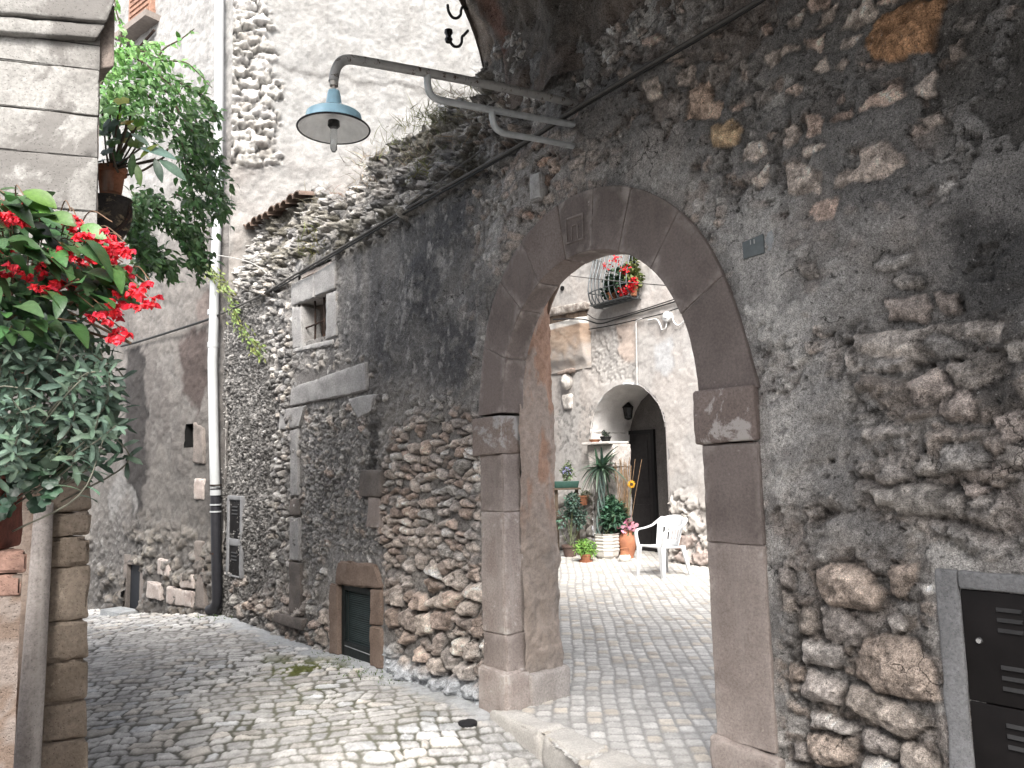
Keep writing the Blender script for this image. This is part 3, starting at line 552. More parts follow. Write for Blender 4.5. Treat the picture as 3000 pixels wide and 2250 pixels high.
# dressed stones of the arch
def vmap(p0, p1, w0, w1, off=0.):
    def f(p):
        a = p0+(p1-p0)*p[:, 0]; r = RIN(a)+(ROUT(a)-RIN(a))*p[:, 1]; t = np.radians(a); return FW(AC[0]+r*np.cos(t), AC[1]+r*np.sin(t), w0+(w1-w0)*p[:, 2])
    return f
def pang(zx, zy): u, v = D7(zx, zy); return math.degrees(math.atan2(v-AC[1], u-AC[0]))
ang = [181.5, (pang(50, 1250)+pang(330, 1350))/2, (pang(180, 770)+pang(320, 990))/2, (pang(370, 490)+pang(380, 750))/2, (pang(595, 210)+pang(600, 630))/2, (pang(805, 130)+pang(810, 550))/2, (pang(1070, 140)+pang(1000, 520))/2, (pang(1400, 300)+pang(1240, 620))/2, (pang(1730, 730)+pang(1500, 920))/2, -1.5]
M_V4 = rock('greyish_sandstone', (.17, .138, .125), (.215, .18, .165), fine=80, big=3, bump=.25, bdist=.006, pits=.3, spots=(.3, .265, .25), spot_scale=12, spot_cut=.66, streak=(.25, .21, .19, .4)); vm = [M_ARCHD, M_ARCHD, M_ARCHD, M_V4, M_ARCHD, M_ARCHD, M_ARCHD, M_ARCHD, rock('lime_marked_sandstone', (.128, .106, .098), (.18, .15, .139), fine=80, big=2.5, bump=.25, bdist=.006, pits=.3, lo=.75, hi=1.25, spots=(.36, .32, .30), spot_scale=3.1, spot_cut=.60)]
pblock(lambda p: vmap(181.3, -1.3, -.15, .011)(np.stack([p[:, 0], .03+.94*p[:, 1], p[:, 2]], 1)), (3.2, .28, .16), r=.004, res=.04, amp=.0015, seed=19).build('joint_mortar', rock('pale_mortar', (.27, .235, .215), (.33, .30, .28), fine=90, bump=.3), reveal, 50)
for i in range(9):
    a0, a1 = ang[i], ang[i+1]; g = .10
    w1 = .016+(.004 if i % 2 else 0)
    mb = pblock(vmap(a0-g, a1+g, -.165, w1), (math.radians(a0-a1)*1.0, .30, .18), r=.004, res=.03, amp=.003, freq=9, seed=20+i, chip=.008)
    vo = mb.build('voussoir', vm[i], reveal, 50)
    if i == 4:
        vo['label'] = 'keystone with a small carved rectangular panel'
        t = math.radians((a0+a1)/2)
        cu, cv = D7(685, 410)
        m2 = MB()
        for (a, b, c, d) in ((-.075, -.062, -.08, .085), (.062, .075, -.08, .085), (-.062, .062, .072, .085), (-.062, .062, -.08, -.066), (-.03, -.018, -.066, .03), (.018, .03, -.066, .03), (-.018, .018, .02, .03)):
            qblock(FW, [(cu+a, cv+c), (cu+b, cv+c), (cu+b, cv+d), (cu+a, cv+d)], w1-.004, w1+.006, r=.004, res=.03, amp=.002, mb=m2)
        m2.build('carved_panel', M_ARCHD, reveal)
mr = M_IMPW
qblock(FW, [(JL0-.05, IMP0-.012), (JL1+.004, IMP0), (JL1+.004, IMP1-.012), (JL0-.05, IMP1-.02)], -.165, .035, r=.008, amp=.003, seed=1, chip=.008).build('impost', rock('limewashed_stone', (.19, .15, .13), (.25, .21, .19), fine=80, big=4, bump=.3, spots=(.37, .36, .35), spot_scale=3.6, spot_cut=.51), reveal)
bpy.data.objects['impost']['label'] = 'pale worn impost block with white lime wash'
qblock(FW, [(JR0-.028, IMP0), (JR1+.004, IMP0+.012), (JR1+.006, IMP1+.012), (JR0-.028, IMP1+.01)], -.165, .04, r=.012, amp=.003, seed=2, chip=.008).build('impost', M_IMPW, reveal)
jl = [(0.235, .47), (.47, 1.255), (1.255, IMP0)]
for k, (a, b) in enumerate(jl): qblock(FW, [(JL0, a), (JL1+(0.012 if k == 0 else 0), a), (JL1, b), (JL0, b)], -.165+.005*k, .012+.003*(k % 2), r=.01, amp=.004, seed=30+k, chip=.012).build('jamb_stone', M_JAMB2 if k == 1 else M_JAMB, reveal)
qblock(FW, [(JL0-.02, -.2), (JL1+.04, -.2), (JL1+.035, .245), (JL0-.02, .255)], -.17, .05, r=.02, amp=.006, seed=35, chip=.02).build('plinth', M_JAMB2, reveal)
jr = [(.215, 1.155), (1.155, IMP0)]
for k, (a, b) in enumerate(jr): qblock(FW, [(JR0, a), (JR1, a), (JR1, b), (JR0, b)], -.165+.005*k, .012+.003*k, r=.008, amp=.003, seed=40+k, chip=.01).build('jamb_stone', M_ARCHD if k else M_JAMB, reveal)
qblock(FW, [(JR0-.02, -.2), (JR1+.03, -.2), (JR1+.03, .20), (JR0-.02, .235)], -.17, .05, r=.02, amp=.006, seed=45, chip=.02).build('plinth', M_JAMB, reveal)
# small barred window
win = MB(); qblock(FW, [(wu0+.08, wv0+.06), (wu1-.06, wv0+.06), (wu1-.06, wv1-.12), (wu0+.08, wv1-.12)], -.42, -.40, r=.005, amp=0, mb=win)
for (a, b, c, d) in ((wu0+.06, wu0+.09, wv0+.04, wv1-.1), (wu1-.09, wu1-.06, wv0+.04, wv1-.1), (wu0+.06, wu1-.06, wv0+.02, wv0+.07), (wu0+.06, wu1-.06, wv1-.16, wv1-.12)):
    win.fbox(FW, a, b, c, d, -.41, -.02)
WINP = win.build('window_recess', rock('pale_recess', (.45, .41, .38), (.32, .26, .23), fine=60, big=7), wall, 40)
def zq(l): return [zw(*p) for p in l]
qblock(FW, zq([(160, 545), (350, 478), (350, 280), (160, 362)]), -.2, .02, r=.012, amp=.005, seed=50, chip=.015).build('window_lintel', M_LIME, WINP)
qblock(FW, zq([(352, 472), (515, 405), (515, 172), (352, 275)]), -.2, .024, r=.012, amp=.005, seed=51, chip=.015).build('window_lintel', M_LIME, WINP)
qblock(FW, zq([(163, 892), (252, 880), (235, 545), (163, 560)]), -.2, .012, r=.012, amp=.006, seed=52, chip=.015).build('window_jamb', M_LIME, WINP)
qblock(FW, zq([(430, 818), (520, 790), (520, 424), (436, 440)]), -.2, .012, r=.012, amp=.006, seed=53, chip=.015).build('window_jamb', M_LIME, WINP)
qblock(FW, zq([(170, 925), (492, 860), (492, 812), (170, 888)]), -.25, .015, r=.012, amp=.007, seed=54, chip=.015).build('window_sill', M_LIME, WINP)
for (x, y0, y1) in ((340, 500, 868), (414, 470, 832)):
    zv = lambda x, y, w: FW.uv(589.8+x*.2667, 516+y*.2667, w); a = zv(x, y0, -.06); b = zv(x, y1, -.06); MB().tube([FW(a[0], a[1], -.06), FW((a[0]+b[0])/2+.004, (a[1]+b[1])/2, -.062), FW(b[0], b[1], -.06)], .010, 8).build('iron_bar', M_IRON, WINP)
a = zv(268, 722, -.03); b = zv(430, 650, -.07); MB().tube([FW(*a, -.03), FW((a[0]+b[0])/2, (a[1]+b[1])/2-.004, -.05), FW(*b, -.07)], .009, 8).build('iron_bar', M_IRON, WINP)
# remains of a blocked doorway
def dq(l): return FW.uvs(l)
blk = [([(632, 878), (797, 845), (796, 782), (636, 838)], M_LIME, .022, 'old_lintel'), ([(607, 930), (652, 922), (664, 876), (610, 886)], M_LIME, .02, 'old_corbel'), ([(780, 905), (808, 890), (817, 850), (757, 862)], M_LIME, .02, 'old_corbel'),
       ([(632, 1073), (648, 1070), (648, 925), (630, 930)], M_LIME, .014, 'old_jamb_stone'), ([(630, 1115), (652, 1112), (652, 1076), (630, 1078)], M_LIMED, .014, 'old_jamb_stone'), ([(630, 1210), (650, 1212), (650, 1118), (631, 1118)], M_LIME, .012, 'old_jamb_stone'), ([(628, 1322), (655, 1332), (653, 1216), (629, 1214)], M_LIMED, .014, 'old_jamb_stone'),
       ([(782, 1072), (829, 1073), (830, 1017), (784, 1014)], M_LIMED, .022, 'old_corbel'), ([(600, 1342), (660, 1362), (662, 1336), (602, 1322)], M_LIMED, .035, 'foot_stone'), ([(795, 1140), (828, 1142), (824, 1076), (800, 1074)], M_JAMB, .012, 'old_jamb_stone'), ([(1155, 440), (1182, 432), (1180, 372), (1156, 382)], M_LIME, .042, 'patch_stone')]
for k, (q, m, w, nm) in enumerate(blk): qblock(FW, dq(q), -.12, w+.012, r=.012, amp=.007, freq=11, seed=60+k, chip=.02).build(nm, m, wall)
# cellar hatch
HS = MB(); qblock(FW, dq([(728, 1262), (832, 1272), (815, 1218), (735, 1210)]), -.2, .03, r=.018, amp=.008, seed=70, chip=.03, mb=HS); HSO = HS.build('hatch_surround', rock('brown_stone', (.17, .125, .10), (.225, .17, .14), fine=80, big=5, bump=.4, spots=(.3, .29, .28), spot_scale=10, spot_cut=.66), wall)
for k, q in enumerate(([(714, 1410), (733, 1416), (733, 1262), (714, 1258)], [(803, 1350), (829, 1352), (829, 1272), (803, 1272)], [(803, 1440), (830, 1446), (829, 1354), (803, 1352)])):
    qblock(FW, dq(q), -.2, .02+.003*k, r=.015, amp=.008, seed=72+k, chip=.02).build('hatch_jamb', HSO.data.materials[0], HSO)
M_HATCH = plain('black_green_paint', (.012, .016, .016), .55, var=.4, scale=30, bump=.25)
hd = MB()
for (a, b, c, d) in ((HU0, HU0+.045, HV0, HV1), (HU1-.045, HU1, HV0, HV1), (HU0+.045, HU1-.045, HV1-.05, HV1), (HU0+.045, HU1-.045, HV0, HV0+.13)):
    qblock(FW, [(a, c), (b, c), (b, d), (a, d)], -.06, -.02, r=.004, res=.08, amp=0, mb=hd)
HD = hd.build('hatch_door', M_HATCH, wall)
mesh = MB()
for k in range(26):
    v = HV0+.135+k*(HV1-HV0-.19)/25; mesh.tube([FW(HU0+.045, v, -.045), FW((HU0+HU1)/2, v+.004*math.sin(k), -.044), FW(HU1-.045, v, -.045)], .004, 5)
mesh.build('wire_mesh', plain('dull_green_mesh', (.05, .07, .07), .6, .2), HD)
MB().fbox(FW, HU0+.04, HU1-.04, HV0+.12, HV1-.04, -.075, -.07).build('backing', plain('dark_green_panel', (.018, .026, .026), .5, scale=12, var=.5), HD)
MB().tube([FW(HU0+.07, HV0+.095, -.016), FW(HU1-.05, HV0+.085, -.016)], .004, 6).build('rail', plain('scratched_edge', (.25, .26, .26), .5), HD)
# tiled coping on the far end of the wall
M_TILE = rock('terracotta_tile', (.15, .105, .082), (.12, .09, .075), fine=60, big=8, bump=.4, spots=(.16, .14, .12), spot_scale=12, spot_cut=.6)
for k in range(11):
    u = -4.95+k*.155; pts = []
    mb = MB(); V = []; n = 9
    for i, t in enumerate(np.linspace(0, math.pi, n)):
        for (w, dz) in ((.10, -.015), (-.40, .07)):
            for rr in (.085, .07): V.append(FW(u+rr*math.cos(t), 4.42+.03*(rng.random()-.5)*0+dz+rr*.75*math.sin(t)-(.012*(k % 3)), w-.22))
    F = []
    for i in range(n-1):
        b0, b1 = i*4, i*4+4; F += [(b0, b1, b1+2, b0+2), (b0+1, b0+3, b1+3, b1+1), (b0, b0+1, b1+1, b1), (b0+2, b1+2, b1+3, b0+3)]
    mb.add(V, F).build('coping_tile', M_TILE, wall, 50)
# ================================================================== ground
def wall_uw(X, Y):
    qx, qy = X-P0[0], Y-P0[1]; return qx*FW.d[0]+qy*FW.d[1], qx*FW.n[0]+qy*FW.n[1]
def street_z(X, Y):
    u, w = wall_uw(X, Y)
    return -.012-.13*sstep(-.5, .7, u)-.075*np.maximum(0, -4.75-u)-.03*sstep(0., 2.5, w)+.015*fbm(X*.9, Y*.9, o=3, seed=101)
def setts(a, b, row, ln, seed, jit=.35, wob=.02, big=.05):
    """rows of setts: distance to the joint (m), random number per sett"""
    a = a+wob*fbm(a*4, b*4, o=2, seed=seed); b = b+wob*fbm(a*4+7, b*4, o=2, seed=seed+1)+big*fbm(a*.8, b*.8, o=2, seed=seed+2)
    r = np.floor(b/row); z = np.zeros_like(r); rj = lambda k: (k+(_hash(k, z, z, seed)-.5)*jit*.6)*row
    r = np.where(b < rj(r), r-1, r); r = np.where(b > rj(r+1), r+1, r)
    off = _hash(r, z+3, z, seed)*ln; i = np.floor((a+off)/ln); e = lambda k: (k+(_hash(r, k, z+1, seed)-.5)*jit*1.6)*ln-off
    i = np.where(a < e(i), i-1, i); i = np.where(a > e(i+1), i+1, i)
    dx = np.minimum(a-e(i), e(i+1)-a); dy = np.minimum(b-rj(r), rj(r+1)-b); rr = .028
    qx, qy = np.maximum(rr-dx, 0), np.maximum(rr-dy, 0); d = np.where((dx < rr) & (dy < rr), rr-np.hypot(qx, qy), np.minimum(dx, dy))
    return d, _hash(r, i, z+5, seed), _hash(r, i, z+6, seed)
def tile_grid(u0, u1, w0, w1, st):
    us = np.arange(u0, u1, st); ws = np.arange(w0, w1, st); A, B = np.meshgrid(us, ws, indexing='ij'); p = FW(A, A*0, B); return A, B, p[..., 0], p[..., 1]
def kerb_w(u): return np.interp(u, [-.4, -.15, .9, 3.], [-.3, .02, .42, .9])
def street_surface(A, B, X, Y):
    z = street_z(X, Y); n2 = fbm(X*7, Y*7, o=4, seed=110); n3 = fbm(X*32, Y*32, o=4, seed=111, g=.65)
    d, h1, h2 = setts(X*.96+Y*.28, Y*.96-X*.28, .105, .135, 120, .42, .030)
    e = d+.006*n2+.003*n3; top = sstep(.002, .020, e); lump = .010*top*(.6+.8*h1)+.006*top*(h2-.5)+.0045*n3*top+.007*n2*top
    c = np.empty(X.shape+(3,)); c[:] = (.50, .49, .475); c *= (.68+.50*h2)[..., None]
    warm = (h1 > .8)[..., None]; c = np.where(warm, c*np.array((1.02, .98, .93)), c); blue = (h1 < .12)[..., None]; c = np.where(blue, c*np.array((.93, .96, 1.0)), c)
    c *= (1+.28*n3+.22*n2)[..., None]; g = sstep(.016, .003, e)[..., None]; c = c*(1-g)+np.array((.10, .095, .086))*g
    worn = sstep(.15, .5, fbm(X*.9+4, Y*.9, o=4, seed=131)); lump *= 1-.5*worn; c = c*(1-.45*worn[..., None])+np.array((.36, .345, .33))*.45*worn[..., None]*(1+.3*n3[..., None])
    foot = B < .16+.05*n2; cem = (sstep(.25, .10, B+.09*n2+.05*n3)*(1-sstep(-.2, .1, A)))[..., None]
    lump = lump*(1-.8*cem[..., 0]); c = c*(1-cem)+np.array((.42, .43, .44))*(1+.22*n3[..., None])*cem
    near = (sstep(.75, .25, np.abs(B-.45+.15*n2))*sstep(-1.0, -.3, A)*sstep(.12, .5, fbm(X*2, Y*2, o=4, seed=133)+.2))[..., None]; c = c*(1-near*.55)+np.array((.33, .325, .317))*near*.55*(1+.3*n3[..., None])
    mo = sstep(.1, .35, fbm(X*3.3, Y*3.3, o=4, seed=140)+.3*(d < .012)-.2)*np.exp(-((A+1.75)/.75)**2)*np.exp(-((B-.42)/.28)**2); mo = np.clip(mo*1.5, 0, 1)[..., None]
    c = c*(1-mo)+np.array((.095, .105, .03))*mo*(1+.4*n3[..., None]); lump = lump+.006*mo[..., 0]*n3
    dj = (np.exp(-((A+.9)/1.1)**2)*np.exp(-((B-.9)/.6)**2))[..., None]*g*.6; c = c*(1-dj)+np.array((.10, .105, .05))*dj
    return z+lump, np.clip(c, .01, .75)
A, B, X, Y = tile_grid(-8.2, 2.4, -.14, 3.7, .0125)
z, c = street_surface(A, B, X, Y); P = np.stack([X, Y, z], -1); msk = (B[:-1, :-1] < 3.7) & (B[:-1, :-1] > np.where(A > -.2, kerb_w(A)-.06, -1)[:-1, :-1])
# only the part the alley opens to view is laid sett by sett; the rest of the street follows in coarser sheets
st = grid_obj('street', P, c, M_PAVE, None, msk); tag(st, 'cobbled alley of pale worn limestone setts with dark joints', 'street', kind='structure')
A, B, X, Y = tile_grid(-8.2, 7., 3.68, 12., .05); z, c = street_surface(A, B, X, Y); st2 = grid_obj('street_beyond', np.stack([X, Y, z-.006], -1), c, M_PAVE); tag(st2, 'rest of the cobbled street on the near side of the alley', 'street', kind='structure')
A, B, X, Y = tile_grid(2.3, 7., kerb_w(2.3)-.1, 3.75, .04); z, c = street_surface(A, B, X, Y); st3 = grid_obj('street_near', np.stack([X, Y, z-.004], -1), c, M_PAVE); tag(st3, 'cobbled street running along the foot of the right hand wall', 'street', kind='structure')
gx = np.linspace(-60, 60, 13); GX, GY = np.meshgrid(gx, gx, indexing='ij')
gr = grid_obj('ground', np.stack([GX, GY, GX*0-.9], -1), np.full(GX.shape+(3,), .25), M_PAVE); tag(gr, 'bare ground under the whole village', 'ground', kind='structure')
# courtyard setts
A, B, X, Y = tile_grid(-7.2, 3.0, -7.9, .55, .0145)
d, h1, h2 = setts(Y*.9979+X*.065, X*.9979-Y*.065, .104, .112, 150, .12, .007, .018)
n2 = fbm(X*6, Y*6, o=4, seed=151); n3 = fbm(X*34, Y*34, o=3, seed=152)
e = d+.003*n2; top = sstep(.002, .014, e); z = .007*top*(.5+h1)+.002*n3-.002+.006*fbm(X, Y, o=3, seed=153)
c = np.empty(X.shape+(3,)); c[:] = (.52, .505, .48); c *= (.80+.32*h2)[..., None]; c = np.where((h1 > .8)[..., None], c*np.array((1.01, .95, .87)), c); c *= (1+.16*n3+.14*n2)[..., None]
g = sstep(.016, .005, e)[..., None]; c = c*(1-g)+np.array((.33, .32, .305))*g
msk = (B < kerb_w(A)-.10)[:-1, :-1] & ~((B > -.03) & ((A < JL1) | (A > JR0)))[:-1, :-1]
cy = grid_obj('courtyard_paving', np.stack([X, Y, z], -1), np.clip(c, .01, .8), M_PAVE, None, msk); tag(cy, 'pale block paving laid in straight rows inside the courtyard', 'paving', kind='structure')
A, B, X, Y = tile_grid(-12, 12, -22, -7.85, .5); cy2 = grid_obj('courtyard_ground', np.stack([X, Y, X*0-.012], -1), np.full(X.shape+(3,), .3), M_PAVE); tag(cy2, 'ground under the courtyard houses', 'ground', kind='structure')
A, B, X, Y = tile_grid(-12, 12, -7.9, -.1, .3); cy3 = grid_obj('courtyard_base', np.stack([X, Y, X*0-.03], -1), np.full(X.shape+(3,), .4), M_PAVE); tag(cy3, 'mortar bed beneath the courtyard paving', 'ground', kind='structure')
# threshold stones of the arch
M_KERB = rock('pale_kerb', (.47, .45, .42), (.40, .38, .355), fine=90, big=4, bump=.35, bdist=.006, pits=.35, lo=.72)
def K(zx, zy): p = on_z(958.5+zx*.2833, 1437.7+zy*.2833, 0.); return p[0], p[1]
kb = [[K(335, 350), K(735, 540), K(935, 478), K(560, 365)], [K(742, 545), K(1070, 735), K(1260, 625), K(945, 482)], [K(1085, 750), (K(1700, 1120)), K(1950, 930), K(1280, 632)]]
for k, q in enumerate(kb):
    pblock(zmap(q, -.26, .020-.002*k), (.5, .25, .26), r=.03, res=.03, amp=.011, freq=7, seed=90+k, chip=.02).build('threshold_kerb', M_KERB)
    o = bpy.data.objects['threshold_kerb' if k == 0 else 'threshold_kerb.%03d' % k]; tag(o, ['pale worn kerb stone at the foot of the left arch pier', 'middle pale kerb stone of the arch threshold', 'pale kerb stone running out of the picture under the arch'][k], 'kerb', 'kerb stones of the arch threshold', 'structure')
fl = MB(); fl.fbox(FW, JL1-.02, JR0+.02, -.3, -.02, -.6, .05); o = fl.build('threshold_bed', M_CEM, None, 0); tag(o, 'mortar bed of the arch threshold', 'threshold', kind='structure')
# ================================================================== the tall plastered house at the bend (faces A and B)
M_HP = M_PALE
house = thing('plastered_house', 'tall weathered plaster house at the bend of the alley with exposed corner stones', 'house', PC)
def rubble2(u, v, h, col, mask, cu, cv, seed, amp, pal, gapc, cover=0.):
    n2 = fbm(u*8, v*8, o=3, seed=seed); n3 = fbm(u*26, v*26, o=3, seed=seed+1)
    f1, f2, hid, ox, oy = voro(u/cu+.2*n2, v/cv+.2*n2, seed, .9); e = f2-f1+.06*n3; keep = (hid*7.13 % 1) > cover; dome = np.where(keep, sstep(.04, .24, e), 0)
    h += mask*(amp*dome*(.6+.8*(hid*13.3 % 1))-amp*.4*(1-dome)+.3*amp*n3); pal = np.asarray(pal); c = pal[(hid*997).astype(int) % len(pal)]*(1+.25*n3+.15*n2)[..., None]
    k = (sstep(.04, .2, e)*keep*mask)[..., None]; g = (mask*(1-sstep(0, .1, e)))[..., None]*.8; col[:] = col*(1-g)+np.asarray(gapc)*g; col[:] = col*(1-k)+c*k
ua = np.arange(-4.6, .03, .022); va = np.arange(-.55, 9.2, .022); U, V = np.meshgrid(ua, va, indexing='ij')
n1 = fbm(U*1.1, V*1.1, o=5, seed=201); n2 = fbm(U*6, V*6, o=4, seed=202); n3 = fbm(U*25, V*25, o=3, seed=203)
h = .03*n1+.012*n2+.005*n3; c = np.empty(U.shape+(3,)); c[:] = (.175, .162, .152)
def layc(c, m, k): return c*(1-m[..., None])+np.asarray(k)*m[..., None]
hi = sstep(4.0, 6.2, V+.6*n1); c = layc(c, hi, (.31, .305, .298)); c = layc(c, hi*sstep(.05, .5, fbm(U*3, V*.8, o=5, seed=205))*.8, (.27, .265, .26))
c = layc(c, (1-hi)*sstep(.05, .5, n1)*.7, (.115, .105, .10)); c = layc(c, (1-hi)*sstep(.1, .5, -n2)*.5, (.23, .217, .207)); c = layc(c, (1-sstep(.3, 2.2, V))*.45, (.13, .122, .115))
def za(px, soft=.06): return 1-sstep(-soft, soft, psdf(U+.05*n2, V+.07*n2, FA.uvs(px))+.03*n2)
c = layc(c, za([(275, 760), (318, 745), (322, 1000), (305, 1110), (315, 1200), (295, 1215), (285, 1130), (272, 1000)]), (.05, .046, .045))      # dark run of damp
c = layc(c, za([(385, 730), (450, 700), (445, 830), (430, 900), (395, 850)]), (.085, .068, .063)); c = layc(c, za([(420, 640), (455, 620), (450, 700), (425, 690)]), (.15, .125, .115))
c = layc(c, za([(228, 1080), (262, 1000), (292, 1080), (300, 1130), (270, 1060), (240, 1130)]), (.24, .232, .226)); c = layc(c, za([(240, 1130), (265, 1075), (285, 1130), (290, 1210), (240, 1220)])*.8, (.16, .15, .145))
lo = 1-sstep(.45, 1.3, V+.3*n1); rubble2(U, V, h, c, lo*sstep(-.2, .2, n1+.25), .20, .14, 206, .035, [(.24, .21, .18), (.30, .27, .24), (.19, .17, .155), (.34, .31, .27)], (.08, .073, .068), .35)
rubble2(U, V, h, c, lo*.8, .05, .045, 207, .014, [(.2, .19, .18), (.14, .13, .125), (.28, .27, .26)], (.09, .085, .08), .5); c *= (1-.35*(1-sstep(1.5, 5., V)))[..., None]; c *= (1+.18*n3+.12*n2)[..., None]  # facade colour darkened towards the bottom, standing in for shade in the alley
dl, dr_ = FA.uv(272, 1215), FA.uv(300, 1300); sl0, sl1 = FA.uv(400, 917), FA.uv(417, 967)
m = ~(((U > dl[0]) & (U < dr_[0]) & (V < dl[1]) & (V > -.6)) | ((U > sl0[0]) & (U < sl1[0]) & (V < sl0[1]) & (V > sl1[1])))
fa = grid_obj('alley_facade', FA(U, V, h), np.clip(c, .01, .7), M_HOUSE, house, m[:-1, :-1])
mb = MB(); mb.fbox(FA, dl[0]-.06, dr_[0]+.06, -.6, dl[1]+.05, -.12, -.06); mb.build('doorway', plain('dark_blue_door', (.012, .014, .018), .7), house, 0)
mb = MB()
for (a, b, e, f) in ((dl[0]-.08, dl[0]+.015, -.6, dl[1]), (dr_[0]-.015, dr_[0]+.08, -.6, dl[1]), (dl[0]-.08, dr_[0]+.08, dl[1]-.02, dl[1]+.1)): mb.fbox(FA, a, b, e, f, -.07, -.01)
mb.build('doorway_reveal', M_LIMED, house, 0)
mb = MB(); mb.fbox(FA, sl0[0]-.05, sl1[0]+.05, sl1[1]-.05, sl0[1]+.05, -.3, -.25); mb.fbox(FA, sl0[0]-.06, sl0[0]+.005, sl1[1]-.05, sl0[1]+.05, -.26, -.0); mb.build('slit_window', M_BLACK, house, 0)
for q, m_ in (([(420, 1000), (446, 1003), (444, 925), (424, 912)], M_LIMED), ([(423, 1078), (444, 1080), (444, 1035), (424, 1032)], M_JAMB2), ([(424, 1235), (444, 1240), (442, 1170), (426, 1168)], M_LIMED), ([(428, 1310), (448, 1316), (447, 1240), (428, 1238)], M_LIMED), ([(320, 1290), (352, 1298), (350, 1262), (322, 1254)], M_JAMB2), ([(364, 1303), (420, 1312), (420, 1278), (366, 1266)], M_JAMB2), ([(345, 1240), (372, 1246), (366, 1210), (346, 1206)], M_JAMB2), ([(392, 1268), (424, 1272), (420, 1240), (394, 1238)], M_JAMB2)):
    qblock(FA, FA.uvs(q), -.1, .035, r=.015, amp=.01, seed=int(q[0][0]), chip=.02).build('quoin', m_, house)
stp = MB(); u0, u1 = FA.uv(262, 1300)[0], FA.uv(304, 1300)[0]; stp.fbox(FA, u0, u1, -.6, -.13, 0, .26); stp.build('door_step', M_CEM, house, 0)
# shuttered window high on face A
M_SHUT = plain('faded_wood', (.30, .17, .12), .7, var=.35, scale=18, bump=.2)
w0, w1 = FA.uv(286, 60), FA.uv(327, 20); wv = FA.uv(286, 78)[1]
sh = MB(); sh.fbox(FA, w0[0], w1[0]+.1, wv, wv+1.3, -.1, .06); SH = sh.build('shuttered_window', M_SHUT, house, 0)
for k in range(14): MB().fbox(FA, w0[0]+.05, w1[0]+.05, wv+.06+k*.08, wv+.10+k*.08, .06, .075).build('slat', M_SHUT, SH, 0) if k < 6 else None
MB().fbox(FA, w0[0]-.12, w1[0]+.25, wv-.09, wv, -.05, .20).build('sill', plain('grey_sill', (.22, .19, .17), .85, bump=.3), SH, 0)
MB().tube([FA(w0[0]-.12, wv-.42, .05), FA(w1[0]+.2, wv-.22, .05)], .02, 6).build('iron_stay', M_IRON, house)
# face B: bright plaster with a strip of exposed rubble by the corner
ub = np.arange(-.02, 4.2, .022); vb = np.arange(-.5, 9.2, .022); U, V = np.meshgrid(ub, vb, indexing='ij')
n1 = fbm(U*1.1, V*1.1, o=5, seed=221); n2 = fbm(U*6, V*6, o=4, seed=222); n3 = fbm(U*25, V*25, o=3, seed=223)
h = .03*n1+.012*n2+.006*n3; c = np.empty(U.shape+(3,)); c[:] = (.27, .266, .258)
c = layc(c, sstep(.0, .5, fbm(U*4, V*1.2, o=6, seed=225, g=.65))*.7, (.25, .243, .232)); c = layc(c, (.35+.5*sstep(-.1, .5, n1))*(1-sstep(4.8, 6.0, V)), (.27, .248, .23)); c = layc(c, sstep(.1, .6, fbm(U*14, V*5, o=4, seed=226))*.45, (.25, .245, .235))
def zb_(px, soft=.05): return 1-sstep(-soft, soft, psdf(U+.06*n2, V+.06*n2, FB.uvs(px))+.05*n2)
zs_ = zb_([(480, -200), (555, -200), (590, 90), (603, 130), (605, 355), (560, 365), (480, 355)]); rubble2(U, V, h, c, zs_, .24, .13, 227, .05, [(.44, .425, .40), (.38, .365, .34), (.48, .465, .45), (.32, .30, .275)], (.07, .066, .062), .0); rubble2(U, V, h, c, zs_*.6, .09, .07, 229, .03, [(.5, .48, .45), (.42, .4, .38)], (.12, .11, .1), .55)
c *= (1+.16*n3+.12*n2)[..., None]; ln = np.exp(-((V-pinterp(U, [(0, FB.uv(520, 130)[1]), (4, FB.uv(1000, 200)[1])])-.05*n2)/.03)**2); c = layc(c, ln*.4, (.2, .19, .18)); h += .02*sstep(-.02, .02, V-pinterp(U, [(0, FB.uv(520, 130)[1]), (4, FB.uv(1000, 200)[1])])-.05*n2)
grid_obj('courtyard_facade', FB(U, V, h), np.clip(c, .01, .75), M_HOUSE, house)
mb = MB(); q = [FB(4.17, 0, .02), FB(4.17, 0, -5), FA(-4.6, 0, -4), FA(-4.6, 0, .02)]; z0, z1 = -.5, 9.2; V_ = []
for p in q: V_ += [[p[0], p[1], z0], [p[0], p[1], z1]]
cc_ = FA(0, 0, 0); V_ += [[cc_[0], cc_[1], z1]]
mb.add(V_, [(0, 1, 3, 2), (2, 3, 5, 4), (4, 5, 7, 6), (1, 8, 7, 5, 3)]); mb.build('rear_walls', M_LIME, house, 0)
# ================================================================== passage vault overhead, springing from the wall
vaultt = thing('vaulted_passage', 'dark plastered vault bridging the passage overhead beside the arch', 'vault', FW(1.5, 4., 1.2))
su = np.concatenate([np.arange(-.17, 2.2, .02), np.arange(2.2, 7., .08)]); sv = np.linspace(0, 1, 110); U, T = np.meshgrid(su, sv, indexing='ij')
t = T*math.pi; w = 1.24-1.27*np.cos(t); z = 3.96+.10*sstep(.0, -.17, U)+1.25*np.sin(t)**.9-.06*T
n1 = fbm(U*2, T*7, o=5, seed=241); n2 = fbm(U*8, T*26, o=4, seed=242); n3 = fbm(U*30, T*90, o=3, seed=243)
dent = .07*n1+.045*n2+.012*n3; rib = np.exp(-((U-.62-.10*np.sin(T*9))/.16)**2)*sstep(.22, .12, T); dent += .10*rib
dent -= .10*np.exp(-((U+.02)/.05)**2)*sstep(.1, .05, np.abs(T-.03))
z = z-dent*np.sin(t*.9+.1); w = w+dent*np.cos(t)*.9
